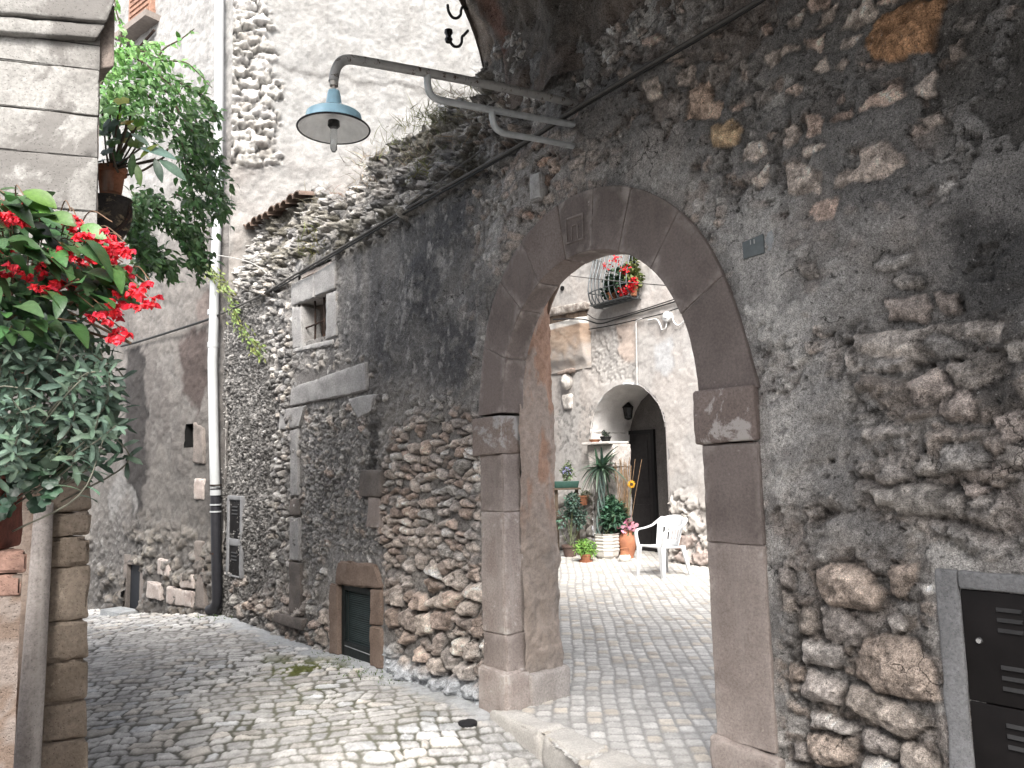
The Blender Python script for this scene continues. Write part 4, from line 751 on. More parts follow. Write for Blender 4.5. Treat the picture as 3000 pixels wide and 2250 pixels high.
c = np.empty(U.shape+(3,)); c[:] = (.14, .126, .116); c = layc(c, sstep(.1, .5, n1)*.6, (.19, .15, .128)); c = layc(c, sstep(.1, .5, -n1)*.6, (.105, .10, .096)); c = layc(c, sstep(.0, -.1, U+.04*n2)*sstep(.035, .07, T), (.38, .32, .28)); c = layc(c, sstep(.09, .0, np.abs(U-.07+.05*n2))*.8*sstep(.03, .07, T), (.22, .125, .10))  # pale brown strip at the outer edge: light on the soffit painted in
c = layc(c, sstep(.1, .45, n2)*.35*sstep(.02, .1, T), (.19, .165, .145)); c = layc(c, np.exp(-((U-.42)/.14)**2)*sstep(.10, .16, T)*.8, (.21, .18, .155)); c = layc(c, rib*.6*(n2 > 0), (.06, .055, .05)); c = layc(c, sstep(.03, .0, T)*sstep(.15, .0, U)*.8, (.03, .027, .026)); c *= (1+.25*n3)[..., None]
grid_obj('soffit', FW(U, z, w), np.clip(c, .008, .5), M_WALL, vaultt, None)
mb = MB(); ring = []
tt = np.linspace(0, math.pi, 40); V_ = []
for a in tt: V_ += [FW(-.17, 3.96+.10+1.25*math.sin(a)**.9-.06*a/math.pi, 1.24-1.27*math.cos(a)), FW(-.17, 6.2, 1.24-1.27*math.cos(a))]
mb.add(V_, [(2*i, 2*i+2, 2*i+3, 2*i+1) for i in range(39)])
mb.add([FW(a, 6.2, b) for a, b in ((-.17, -.03), (7., -.03), (7., 2.51), (-.17, 2.51))], [(0, 1, 2, 3)]); mb.add([FW(a, b, 2.51) for a, b in ((-.17, 3.9), (7., 3.9), (7., 6.2), (-.17, 6.2))], [(0, 1, 2, 3)]); mb.add([FW(a, b, -.5) for a, b in ((-.17, 5.2), (7., 5.2), (7., 6.2), (-.17, 6.2))], [(0, 1, 2, 3)])
mb.build('upper_walls', M_LIMED, vaultt, 0)
MB().box((0., -3.6, 1.7), (16., .4, 4.6)).build('rear_wall', M_LIMED, vaultt, 0)  # unseen wall behind the camera, added to hold back light from that side
# ================================================================== stone pier on the near left
pier = thing('stone_pier', 'tall pier of squared limestone blocks with a projecting corbel at its top', 'pier', PIER)
M_PB = rock('pier_limestone', (.185, .178, .168), (.275, .268, .255), fine=55, big=2.6, bump=.4, bdist=.008, pits=.4, spots=(.14, .132, .125), spot_scale=2.2, spot_cut=.55)
M_PBB = rock('pier_brown_stone', (.185, .15, .118), (.26, .215, .175), fine=55, big=3.5, bump=.45, bdist=.008, pits=.4, spots=(.40, .34, .28), spot_scale=6, spot_cut=.62)
E_TOP, E_BOT = FP.uv(214, 130), FP.uv(190, 1655)
def edge(v): return float(np.interp(v, [E_BOT[1], E_TOP[1]], [E_BOT[0], E_TOP[0]]))
ys = [(-60, 92), (92, 148), (148, 246), (246, 338), (338, 455), (455, 640), (640, 790), (790, 930), (930, 1035)]
cu = 0
for k, (ya, yb) in enumerate(ys):
    va_, vb_ = FP.uv(150, yb)[1], FP.uv(150, ya)[1]
    tl_ = .022; qblock(FPS, [(-1.1, va_+.0015+tl_*1.5), (edge(va_)+.003*(k % 2), va_+.0015), (edge(vb_)+.003*(k % 2), vb_-.0015), (-1.1, vb_-.0015+tl_*1.5)], -.6, .003*(k % 3), r=.005, res=.04, amp=.005, freq=7, seed=120+k, chip=.012).build('block', M_PB, pier, 50)
lowl = FP.uv(100, 1300)[0]
for k, (ya, yb) in enumerate([(1035, 1105), (1105, 1160), (1160, 1222), (1222, 1340), (1340, 1425), (1425, 1512), (1512, 1600), (1600, 1700)]):
    va_, vb_ = FP.uv(150, yb)[1], FP.uv(150, ya)[1]
    qblock(FPS, [(lowl-.02*(k % 3), va_+.002), (edge(va_)-.004*(k % 3), va_+.002), (edge(vb_)-.004*(k % 3), vb_-.002), (lowl-.02*(k % 3), vb_-.002)], -.6, .008*((k*2) % 3), r=.016, res=.03, amp=.011, freq=8, seed=140+k, chip=.03).build('block', M_PBB, pier, 50)
mb = MB(); va_ = FP.uv(150, 1036)[1]; pu = np.arange(-1.2, lowl+.01, .02); pv = np.arange(-.5, va_, .02); U, V = np.meshgrid(pu, pv, indexing='ij'); n1 = fbm(U*4, V*2, o=5, seed=260); n2 = fbm(U*14, V*14, o=4, seed=261)
c = np.empty(U.shape+(3,)); c[:] = (.25, .18, .138); c = layc(c, sstep(.0, .4, n1), (.29, .235, .20)); c = layc(c, sstep(.1, .4, n2)*.4, (.2, .15, .12)); grid_obj('render', FP(U, V, .02+.012*n1+.006*n2), c, M_HOUSE, pier)
MB().fbox(FPS, -1.2, lowl+.05, -.5, va_, -.6, -.02).build('core', M_PBB, pier, 0)
cb = MB(); cl = FP.uv(150, 85); ce = FP.uv(252, 30)[0]; vt_ = FP.uv(214, 95)[1]; vbm = FP.uv(226, 142)[1]
CB_ = FP.uvs([(-250, 60), (205, 92), (222, 62), (-250, 25)]); qblock(FPS, CB_, -.5, .05, r=.012, amp=.006, seed=160, mb=cb)
qblock(FPS, FP.uvs([(-250, 22), (222, 60), (248, -8), (-250, -60)]), -.5, .07, r=.015, amp=.006, seed=161, mb=cb); qblock(FPS, FP.uvs([(-250, -62), (249, -12), (252, -300), (-250, -300)]), -.5, .06, r=.015, amp=.006, seed=162, mb=cb)
cb.build('corbel', M_PB, pier, 50)
qblock(FPS, FP.uvs([(212, 146), (253, 138), (253, 0), (212, 60)]), -.45, -.03, r=.012, amp=.006, seed=163).build('springer', rock('shaded_springer', (.20, .165, .145), (.26, .22, .195), fine=55, big=3, bump=.4), pier, 50)
qblock(FPS, FP.uvs([(208, 470), (213, 470), (219, 150), (213, 150)]), -.4, -.012, r=.004, amp=.003, seed=170).build('edge_render', M_LIMED, pier)
MB().fbox(FPS, edge(1.)-.5, edge(1.)-.03, -.6, 3.5, -6., -.62).build('alley_wall', M_LIMED, pier, 0)
pp = [FP(FP.uv(104, 1085)[0], FP.uv(104, 1085)[1], .05), FP(FP.uv(95, 1250)[0], FP.uv(95, 1250)[1], .055), FP(FP.uv(83, 1450)[0], FP.uv(83, 1450)[1], .06), FP(FP.uv(68, 1680)[0], FP.uv(68, 1680)[1], .06), FP(FP.uv(60, 1800)[0], -.3, .06)]
vp = thing('cement_pipe', 'grey cement coated downpipe running down the brown pier, left of its blocks', 'pipe', pp[-1]); MB().tube(catmull(pp, 8), np.linspace(.036, .055, 33), 14).build('pipe_body', rock('grey_pipe', (.34, .31, .295), (.26, .235, .222), fine=60, big=6, bump=.4, streak=(.44, .41, .385, .7)), vp, 60)
# low brick topped wall carrying the planters
FL = Frame(at_y(56, 1400, 2.55)*np.array([1, 1, 0]), 0); FL.d = FP.d; FL.n = FPS.n
lw = thing('low_wall', 'low plastered wall with a brick edge under the leafy planters', 'wall', FL.P)
ltop = FL.uv(30, 1192)[1]; le = FL.uv(55, 1200)[0]
U, V = np.meshgrid(np.arange(-1.3, le+.005, .02), np.arange(-.5, ltop-.07, .02), indexing='ij'); n1 = fbm(U*4, V*3, o=5, seed=270); n2 = fbm(U*16, V*16, o=4, seed=271); c = np.empty(U.shape+(3,)); c[:] = (.15, .112, .09); c = layc(c, sstep(.05, .4, n1), (.13, .10, .082)); c = layc(c, sstep(.15, .4, n2)*.5*sstep(-.1, 0, U-le+.05), (.24, .215, .2))
grid_obj('plaster_face', FL(U, V, .008*n1+.004*n2), c, M_HOUSE, lw); MB().fbox(FL, -1.3, le-.006, -.5, ltop-.09, -.35, -.02).build('core', M_PBB, lw, 0)
M_BRK = rock('old_brick', (.24, .145, .115), (.20, .125, .10), fine=70, big=9, bump=.45, spots=(.34, .30, .27), spot_scale=12, spot_cut=.62)
for r in range(2):
    for k in range(5):
        qblock(FL, [(le-.27*(k+1)+.006+.1*r*(k > 0), ltop-.075*(r+1)+.006), (le-.27*k-.006*(k > 0)+.1*r*(k > 0)-.012*r, ltop-.075*(r+1)+.006), (le-.27*k-.006*(k > 0)+.1*r*(k > 0)-.012*r, ltop-.075*r), (le-.27*(k+1)+.006+.1*r*(k > 0), ltop-.075*r)], -.36, .02-.012*r, r=.01, amp=.006, seed=180+r*9+k, chip=.02).build('brick', M_BRK, lw, 50)
# ================================================================== house across the courtyard
hc = thing('courtyard_house', 'bright plaster house across the courtyard with a deep arched porch', 'house', FC(0, 0, 0))
p0u, p1u = FC.uv(1280, 1000)[0], FC.uv(1443, 1000)[0]; pc = (p0u+p1u)/2; prad = (p1u-p0u)/2; psp = FC.uv(1350, 829)[1]-prad
U, V = np.meshgrid(np.arange(-5.5, 3.5, .021), np.arange(-.05, 7., .021), indexing='ij')
n1 = fbm(U*1.2, V*1.2, o=5, seed=281); n2 = fbm(U*6, V*6, o=4, seed=282); n3 = fbm(U*24, V*24, o=3, seed=283)
h = .015*n1+.006*n2+.003*n3; c = np.empty(U.shape+(3,)); c[:] = (.385, .368, .355); c = layc(c, sstep(.05, .5, n1)*.55, (.40, .365, .34)); c = layc(c, sstep(.1, .5, n2)*.45, (.40, .38, .365)); c = layc(c, sstep(.1, .5, fbm(U*2.2, V*.7, o=5, seed=289))*.4, (.42, .375, .345))
def zc(px, soft=.05): return 1-sstep(-soft, soft, psdf(U+.05*n2, V+.05*n2, FC.uvs(px))+.03*n2)
c = layc(c, zc([(1330, 700), (1372, 690), (1373, 780), (1345, 785), (1335, 755)])*.7, (.50, .40, .34)); c = layc(c, zc([(1415, 740), (1450, 730), (1455, 790), (1440, 815), (1415, 800)])*.8, (.41, .415, .425))
fk = zc([(1270, 720), (1330, 700), (1340, 770), (1375, 790), (1372, 820), (1290, 830), (1265, 800)]); h -= .02*fk; c = layc(c, fk*sstep(.0, .4, n2), (.37, .35, .335)); rubble2(U, V, h, c, fk*.6, .07, .06, 285, .015, [(.44, .42, .4), (.39, .37, .35)], (.25, .235, .22), .3)
fk2 = zc([(1200, 880), (1290, 860), (1280, 980), (1200, 980)]); c = layc(c, fk2*sstep(.2, .45, fbm(U*14, V*14, o=3, seed=286)), (.25, .24, .23)); h -= .004*fk2*sstep(.2, .45, fbm(U*14, V*14, o=3, seed=286))
lw_ = 1-sstep(.75, 1.25, V+.2*n1); rubble2(U, V, h, c, lw_, .42, .24, 287, .05, [(.36, .335, .31), (.42, .39, .365), (.31, .285, .262), (.38, .31, .28)], (.17, .157, .145), .15); c = layc(c, (1-sstep(.0, .5, V+.2*n2))*.4, (.27, .26, .25)); c = layc(c, zc([(1452, 1250), (1475, 1250), (1474, 1155), (1452, 1160)])*.0, (.3, .3, .3))
c *= (1+.10*n3+.08*n2)[..., None]
du, dv = U-pc+.02*n2, V-psp; inp = (np.abs(du) < prad) & (dv <= 0) | (np.hypot(du, dv) < prad) & (dv > 0)
gu0, gu1 = FC.uv(1332, 560)[0], FC.uv(1377, 560)[0]; gv = FC.uv(1350, 640)[1]; inp |= (U > gu0) & (U < gu1) & (V > gv-.0) & (V < 6.4)
grid_obj('facade', FC(U, V, h), np.clip(c, .01, .8), M_PALE, hc, ~inp[:-1, :-1])
# porch
pt = np.concatenate([[[p0u, -.05], [p0u, psp]], [[pc-prad*math.cos(a), psp+prad*math.sin(a)] for a in np.linspace(.1, math.pi-.1, 24)], [[p1u, psp], [p1u, -.05]]])
ptc = catmull(pt, 6); wz = np.linspace(.03, -1.0, 24); A_, B_ = np.meshgrid(np.arange(len(ptc)), wz, indexing='ij'); nn = fbm(A_*.11, B_*5, o=4, seed=291)
tc_ = np.gradient(ptc, axis=0); tc_ /= np.linalg.norm(tc_, axis=1)[:, None]; Pp = FC(ptc[:, 0][:, None]+tc_[:, 1][:, None]*-.012*nn, ptc[:, 1][:, None]+tc_[:, 0][:, None]*.012*nn, B_)
cp = np.empty(A_.shape+(3,)); cp[:] = (.58, .565, .55); right = sstep(.55, .62, A_/len(ptc)); cp = layc(cp, right*.9, (.16, .15, .143)); porch = grid_obj('porch', Pp, cp*(1+.08*nn)[..., None], M_PALE, hc)  # left side pale, right side painted dark as the porch's shade
DW = -.98; bk = MB(); bk.fbox(FC, p0u-.1, p1u+.1, -.1, psp+prad+.1, DW-.06, DW); bk.build('porch_wall', rock('porch_shade_grey', (.15, .14, .135), (.12, .112, .108), fine=40, bump=.3), hc, 0)  # back wall colour carries the shade inside the porch
FD = Frame(FC(0, 0, DW), 0); FD.d, FD.n = FC.d, FC.n
d0, d1 = FD.uv(1347, 1000)[0], FD.uv(1412, 1000)[0]; dtop = FD.uv(1380, 938)[1]
M_DOOR = plain('dark_stained_door', (.018, .016, .017), .5, var=.3, scale=14)
DR = MB().fbox(FC, d0, d1, 0., dtop, DW, DW+.03).build('porch_door', M_DOOR, hc, 0)
mb = MB()
for (a, b, e, f) in ((d0-.07, d0, 0, dtop+.07), (d1, d1+.07, 0, dtop+.07), (d0, d1, dtop, dtop+.07)): mb.fbox(FC, a, b, e, f, DW, DW+.06)
mb.build('door_frame', plain('black_frame', (.008, .008, .009), .6), DR, 0)
for (e, f) in ((.12, .82), (.95, dtop-.12)): MB().fbox(FC, d0+.1, d1-.1, e, f, DW+.03, DW+.042).build('door_panel', M_DOOR, DR, 0)
# chimney like projection on corbels at the left, with its brown stained underside
a0, a1 = FC.uv(1195, 700)[0]-.6, FC.uv(1275, 700)[0]; v1_, v0_ = FC.uv(1240, 690)[1], FC.uv(1240, 800)[1]
mb = MB(); U, T = np.meshgrid(np.linspace(a0, a1, 60), np.linspace(0, 1, 70), indexing='ij'); n2 = fbm(U*7, T*7, o=4, seed=295)
v = v0_+(v1_-v0_)*T; side = sstep(0, .12, a1-U); w = (.015+.16*np.sqrt(np.clip(T, 0, 1))*sstep(0, .25, T))*side+.008*n2; w = np.where(T > .97, w*sstep(1.0, .97, T), w)
c = np.empty(U.shape+(3,)); c[:] = (.36, .265, .20); c = layc(c, sstep(.84, .88, T), (.68, .66, .63)); c = layc(c, sstep(.7, .1, T+.15*n2), (.42, .385, .36)); c = layc(c, sstep(.1, .5, n2)*.35, (.5, .42, .35))
grid_obj('projecting_hood', FC(U, v, w), c, M_PALE, hc)
qblock(FC, [(a0, FC.uv(1240, 668)[1]), (a1, FC.uv(1275, 668)[1]), (a1, FC.uv(1275, 652)[1]), (a0, FC.uv(1240, 650)[1])], -.05, .12, r=.02, amp=.012, seed=190).build('ledge', rock('flaked_ledge', (.5, .46, .42), (.2, .17, .15), fine=40, big=7, bump=.5), hc)
qblock(FC, [(a0, FC.uv(1240, 688)[1]), (a1-.06, FC.uv(1275, 688)[1]), (a1-.05, FC.uv(1275, 669)[1]), (a0, FC.uv(1240, 668)[1])], -.05, .03, r=.02, amp=.012, seed=191).build('ledge_recess', rock('brown_recess', (.24, .185, .14), (.09, .07, .06), fine=40, big=5, bump=.5), hc)
# shelf by the porch
s0, s1 = FC.uv(1276, 955)[0], FC.uv(1336, 955)[0]; sv_ = FC.uv(1300, 957)[1]; SHELF_V = sv_+.015
qblock(FC, [(s0, sv_-.03), (s1, sv_-.03), (s1, sv_+.015), (s0, sv_+.015)], -.25, .22, r=.012, amp=.006, seed=192).build('stone_shelf', rock('shelf_stone', (.55, .52, .49), (.45, .42, .4), fine=40, bump=.3), hc)
qblock(FC, [(s0+.06, sv_-.42), (s1-.02, sv_-.42), (s1, sv_-.03), (s0+.02, sv_-.03)], -.3, .12, r=.02, amp=.01, seed=193).build('shelf_corbel', rock('corbel_plaster', (.52, .48, .46), (.40, .37, .345), fine=40, bump=.3), hc)
qblock(FC, [(s0+.1, -.05), (s1-.06, -.05), (s1-.04, sv_-.42), (s0+.05, sv_-.42)], -.3, .02, r=.03, amp=.02, seed=194).build('buttress', rock('buttress_plaster', (.36, .33, .31), (.27, .25, .235), fine=30, bump=.5), hc)
# barred window recess and its bulging grille
MB().fbox(FC, gu0-.05, gu1+.05, gv-.05, 6.45, -.35, -.3).build('window_dark', M_BLACK, hc, 0)
mb = MB(); mb.fbox(FC, gu0-.03, gu0+.01, gv, 6.4, -.31, .0); mb.fbox(FC, gu1-.01, gu1+.03, gv, 6.4, -.31, .0); mb.fbox(FC, gu0-.03, gu1+.03, gv-.03, gv, -.31, .02); mb.build('window_reveal', rock('grey_reveal', (.4, .38, .36), (.3, .28, .27), bump=.3), hc, 0)
g0, g1 = FC.uv(1301, 610)[0], FC.uv(1384, 610)[0]; gb = FC.uv(1335, 652)[1]
prof = [(.05, gb+.02), (.12, gb-.05), (.25, gb-.06), (.36, gb+.02), (.42, gb+.18), (.40, gb+.36), (.32, gb+.58), (.24, gb+.80), (.20, gb+1.0), (.18, gb+1.5)]
M_BAR = plain('painted_grey_bars', (.12, .13, .135), .4, .6, bump=.1)
GR = thing('window_grille', 'grey iron window grille bulging out at its base, full of flower pots', 'grille', FC((g0+g1)/2, gb, .2))
nb = 9; rings = MB()
for k in range(nb):
    u = g0+(g1-g0)*k/(nb-1); e = 1-.18*(2*k/(nb-1)-1)**2
    MB().tube(catmull([FC(u, v, w*e) for w, v in prof], 4), .011, 6).build('bar', M_BAR, GR, 0)
for i in (2, 4, 7, 9):
    w, v = prof[i]; rings.tube([FC(g0, v, .0)]+[FC(g0+(g1-g0)*k/(nb-1), v, w*(1-.18*(2*k/(nb-1)-1)**2)) for k in range(nb)]+[FC(g1, v, .0)], .010, 6)
for s_ in (.12, .22, .32):
    for gg in (g0, g1): rings.tube(catmull([FC(gg, v, min(w, s_)*.82) for w, v in prof], 3), .008, 6)
rings.build('hoop', M_BAR, GR, 0)
MB().fbox(FC, g0+.01, g1-.01, gb-.05, gb-.035, .02, .34).build('grille_floor', M_BAR, GR, 0)
# ================================================================== street lamp on its bracket
LW0 = FW.uv(1240, 224); LU = LW0[0]
LPL = Frame(FW(LU, 0, 0), 0); LPL.d = FW.n.copy(); LPL.n = -FW.d.copy()          # vertical plane square to the wall; d runs out over the alley
# the camera looks at this plane from its near side
def lp(x, y): p = on_pl(x, y, LPL.P, FW.d); return p
lamp = thing('street_lamp', 'old enamel street lamp hanging from a long bent pipe bracket on the wall', 'street lamp', lp(1240, 224))
arm = [lp(1262, 228), lp(1160, 205), lp(1000, 172), lp(860, 146), lp(775, 131), lp(748, 129), lp(733, 137), lp(724, 155), lp(720, 177)]
MB().tube(catmull(arm, 8), .0235, 12).build('arm', M_GALV, lamp, 60)
b1 = [lp(923, 163), lp(924, 182), lp(928, 200), lp(940, 212), lp(965, 219), lp(1060, 237), lp(1262, 274)]; MB().tube(catmull(b1, 8), .019, 12).build('brace', M_GALV2, lamp, 60)
b2 = [lp(1063, 238), lp(1064, 256), lp(1070, 275), lp(1084, 286), lp(1105, 291), lp(1180, 304), lp(1262, 321)]; MB().tube(catmull(b2, 8), .018, 12).build('brace', M_GALV2, lamp, 60)
sc = lp(721, 278); top = lp(720, 178); pxm = np.linalg.norm(sc-lp(721, 378))/100.   # metres per survey pixel at the shade
R_ = 74*pxm; zs = sc[2]; cx_, cy_ = sc[0], sc[1]
def pz(y): return lp(721, y)[2]-zs
M_BLUE = plain('blue_enamel', (.36, .57, .68), .18, 0, .6, var=.12, scale=9, bump=.02, spots=(.05, .035, .03), cut=.70, coat=.6); M_WHITEN = plain('white_enamel', (.84, .85, .85), .3, 0, .5, var=.1, bump=.02, spots=(.15, .1, .08), cut=.72)
t_ = .004; rim = 0.
prof = [(12*pxm, pz(197)), (13.5*pxm, pz(203)), (19*pxm, pz(240)), (21*pxm, pz(241)), (52*pxm, pz(246)), (57*pxm, pz(250)), (60*pxm, pz(268)), (66*pxm, pz(273)), (R_, rim)]
MB().lathe((cx_, cy_, zs), prof, 48).build('shade', M_BLUE, lamp, 35)
inn = [(R_-.001, rim-.002), (64*pxm, pz(273)-.008), (56*pxm, pz(262)), (40*pxm, pz(252)), (15*pxm, pz(248)), (.001, pz(247))]; MB().lathe((cx_, cy_, zs), inn, 48).build('shade_lining', M_WHITEN, lamp, 60)
MB().tube([np.array([cx_+R_*math.cos(a), cy_+R_*math.sin(a), zs+rim-.001]) for a in np.linspace(0, 2*math.pi, 49)], .0045, 6, False).build('rim', plain('black_rim', (.012, .012, .014), .4), lamp)
MB().lathe((cx_, cy_, zs), [(.001, pz(262)-.0), (12*pxm, pz(262)), (12.5*pxm, pz(272)), (9*pxm, pz(276)), (.001, pz(276))], 20).build('bulb_socket', plain('bakelite', (.01, .01, .01), .4), lamp)
MB().lathe((cx_, cy_, zs), [(7*pxm, pz(270)), (7.5*pxm, pz(300)), (7*pxm, pz(322)), (4*pxm, pz(328)), (.001, pz(329))], 18).build('bulb', plain('clear_glass', (.9, .92, .93), .05, 0, .5, var=0, bump=0, trans=.92), lamp)
MB().lathe((cx_, cy_, zs), [(9*pxm, pz(176)), (9.5*pxm, pz(180)), (9*pxm, pz(186)), (4*pxm, pz(187)), (4*pxm, pz(198)), (12*pxm, pz(198))], 16).build('collar', plain('worn_metal_collar', (.45, .42, .38), .5, .4, bump=.1), lamp)
# ================================================================== cables
def cable(name, label, pts, r, mat=M_CABLE, grp=None, sub=8):
    o = MB().tube(catmull(pts, sub), r, 6).build(name, mat); return tag(o, label, 'cable', grp, 'thing')
def wpt(x, y, w=.06): return FW(*FW.uv(x, y, w), w)
cable('wall_cable', 'long dark cable running along the wall below the lamp bracket, upper of the pair', [wpt(478, 678), wpt(560, 640), wpt(640, 592), wpt(720, 546), wpt(850, 468), wpt(1000, 383), wpt(1130, 309, .07), wpt(1240, 236, .08), wpt(1360, 165), wpt(1480, 95), wpt(1610, 18), wpt(1700, -40)], .011, M_CABLE, 'cables along the rubble wall')
cable('wall_cable', 'thinner grey cable clipped just under the dark one along the wall', [wpt(590, 628, .05), wpt(640, 599, .06), wpt(720, 552, .06), wpt(850, 475, .06), wpt(1000, 390, .06), wpt(1130, 314, .06), wpt(1240, 243, .06), wpt(1360, 172, .05), wpt(1480, 102, .05), wpt(1610, 25, .05), wpt(1700, -33, .05)], .008, M_CABLEB, 'cables along the rubble wall')
cable('loose_wire', 'pale loose wire looping from the drainpipe down to the wall cable', [wpt(430, 548, .3), wpt(480, 553, .2), wpt(535, 565, .1), wpt(570, 585, .06), wpt(588, 610, .05), wpt(590, 632, .05)], .006, plain('pale_wire', (.4, .39, .37), .6))
cable('thin_wire', 'thin slack wire hanging over the rubble above the main cable', [wpt(740, 535, .05), wpt(830, 482, .05), wpt(900, 430, .06), wpt(980, 368, .07), wpt(1040, 325, .08)], .0045, M_CABLE)
def apt(x, y, w=.05): return FA(*FA.uv(x, y, w), w)
cable('house_cable', 'dark cable slung across the plaster house behind the white drainpipe', [apt(262, 748), apt(300, 738), apt(370, 716), apt(420, 700), apt(450, 690), apt(472, 681, .08)], .014, M_CABLEB)
# hooks with porcelain insulators at the vault's edge
for k, (hx, hy, ins) in enumerate(((1003, 12, False), (1005, 78, True))):
    Pn = FW(-.17, 0, 0); hp = lambda x, y: on_pl(x, y, Pn, FW.d)
    pts = [hp(hx+6, hy+8), hp(hx-3, hy+3), hp(hx-7, hy+10), hp(hx-8, hy+20), hp(hx-16, hy+27), hp(hx-26, hy+25), hp(hx-34, hy+12), hp(hx-36, hy-2)] if not ins else [hp(hx+6, hy-12), hp(hx-2, hy-3), hp(hx-7, hy+2), hp(hx-8, hy+14), hp(hx-14, hy+22), hp(hx-24, hy+22), hp(hx-31, hy+14), hp(hx-34, hy)]
    hk = thing('insulator_hook', ['bare curled iron hook on the vault edge, above the one with an insulator', 'curled iron hook carrying a black insulator on the vault edge'][k], 'hook', pts[0], 'iron hooks at the vault edge')
    MB().tube(catmull(pts, 6), .010, 8).build('hook', M_CABLEB, hk, 60)
    if ins:
        q = hp(hx-36, hy-2); MB().lathe(q-np.array([0, 0, .05]), [(.001, 0), (.022, 0), (.028, .02), (.02, .035), (.02, .05), (.03, .065), (.028, .085), (.001, .10)], 16).build('insulator', plain('black_porcelain', (.012, .012, .013), .25), hk, 40)
# ================================================================== drainpipe
def pp_(x, y, w=.09): return FA(*FA.uv(x, y, w), w)
dp = thing('drainpipe', 'white drainpipe with a black lower section at the corner of the alley', 'drainpipe', pp_(468, 1320))
M_PVC = plain('white_pvc', (.42, .432, .437), .35, 0, .5, var=.08, scale=3, bump=.02, spots=(.4, .4, .38), cut=.72)
MB().tube([pp_(474, -60), pp_(473, 200), pp_(471, 450), pp_(465, 560), pp_(462, 700), pp_(459, 780), pp_(462, 950), pp_(465, 1060)], .054, 18).build('upper_pipe', M_PVC, dp, 60)
MB().tube([pp_(465, 1055), pp_(467, 1180), pp_(469, 1280), pp_(469, 1300), pp_(463, 1313), pp_(452, 1318)], .056, 18).build('lower_pipe', plain('black_pvc', (.022, .022, .026), .45, bump=.05), dp, 60)
for y in (675, 745, 1064):
    q = pp_(466 if y > 800 else 460, y); MB().lathe(q-np.array([0, 0, .03]), [(.055, 0), (.060, 0), (.060, .06), (.055, .06)], 18).build('socket_joint', M_PVC, dp, 40)
for y, m in ((1048, M_IRON), (1090, M_GALV2), (1105, M_GALV2), (1195, M_IRON)):
    q = pp_(466, y); MB().lathe(q-np.array([0, 0, .008]), [(.058, 0), (.063, 0), (.063, .016), (.058, .016)], 18).build('clamp', m, dp, 40)
# ================================================================== meter cabinets and plaque
M_DKM = plain('dark_brown_metal', (.010, .0085, .0085), .6, 0, .18, var=.3, scale=5, bump=.04)
M_LOUV = plain('worn_louvre_edge', (.035, .034, .034), .5, .2)
def cabinet(name, label, q, v0, v1, doors, frm, fm, slots, grp, knob=True, w=.02):
    t = thing(name, label, 'meter cabinet', FW((q[0]+q[1])/2, v0, w), grp)
    mb = MB(); a, b = q; r = dict(r=.012, res=.05, amp=.006)
    L, R, T, B = frm
    for (x0, x1, y0, y1) in ((a-L, a, v0-B, v1+T), (b, b+R, v0-B, v1+T), (a, b, v1, v1+T), (a, b, v0-B, v0)):
        if x1-x0 > .002 and y1-y0 > .002: qblock(FW, [(x0, y0), (x1, y0), (x1, y1), (x0, y1)], -.1, w, mb=mb, seed=int(x0*100), **r)
    for i, (d0, d1) in enumerate(doors[:-1]): qblock(FW, [(a, d1), (b, d1), (b, doors[i+1][0]), (a, doors[i+1][0])], -.1, w-.004, mb=mb, **r) if doors[i+1][0]-d1 > .01 else None
    mb.build('frame', fm, t)
    for d0, d1 in doors:
        dr = MB(); qblock(FW, [(a+.002, d0+.002), (b-.002, d0+.002), (b-.002, d1-.003), (a+.002, d1-.003)], -.04, w-.013, r=.004, res=.2, amp=0, mb=dr); D_ = dr.build('door', M_DKM, t, 40)
        for (su_, sv_, sw) in slots:
            for rr in range(3):
                for k in range(2 if sw < .15 else 1):
                    u = a+su_+k*sw*1.28; v = d1-sv_-rr*(.038 if sw > .05 else .03)
                    if v < d0+.03 or u > b: continue
                    m2 = MB(); m2.add([FW(u, v, w-.012), FW(min(u+sw, b-.01), v, w-.012), FW(min(u+sw, b-.01)-.004, v+.004, w-.002), FW(u+.004, v+.004, w-.002), FW(u, v+.017, w-.012), FW(min(u+sw, b-.01), v+.017, w-.012)], [(0, 1, 2, 3), (3, 2, 5, 4), (0, 3, 4), (1, 5, 2)]); m2.build('louvre', M_LOUV, D_, 0)
        if knob:
            q_ = FW(a+.055, (d0+d1)/2+.02, w-.014); m3 = MB(); m3.tube([q_, q_+FW.n*.008, q_+FW.n*.014], [.013, .013, .009], 14); m3.build('lock', plain('chrome_lock', (.5, .5, .5), .25, .9, bump=0), D_, 50)
    return t
ga, gv1 = FW.uv(2074, 1270); gseam = FW.uv(2090, 1510)[1]
cabinet('meter_cabinet', 'large dark metal meter cabinet with louvres set in a grey cement frame', (ga, ga+.62), -.05, gv1, [(-.05, gseam), (gseam, gv1)], (.085, .1, .07, .1), rock('frame_cement', (.165, .165, .168), (.21, .21, .215), fine=70, big=7, bump=.5, bdist=.01, pits=.4), [(.12, .075, .085), (.12, .285, .085)], 'meter cabinets in the wall')
ma, mb0 = FW.uv(501, 1080), FW.uv(522, 1245); m1, m2_ = FW.uv(510, 1163)[1], FW.uv(510, 1173)[1]
cabinet('meter_cabinet', 'narrow pale framed meter cabinet with two dark doors beside the drainpipe', (ma[0], mb0[0]), mb0[1], ma[1], [(mb0[1], m2_-.03), (m1, ma[1])], (.06, .06, .05, .02), plain('pale_frame', (.20, .20, .205), .6, bump=.1), [(.07, .08, .16), (.07, .55, .16)], 'meter cabinets in the wall', False, .035)
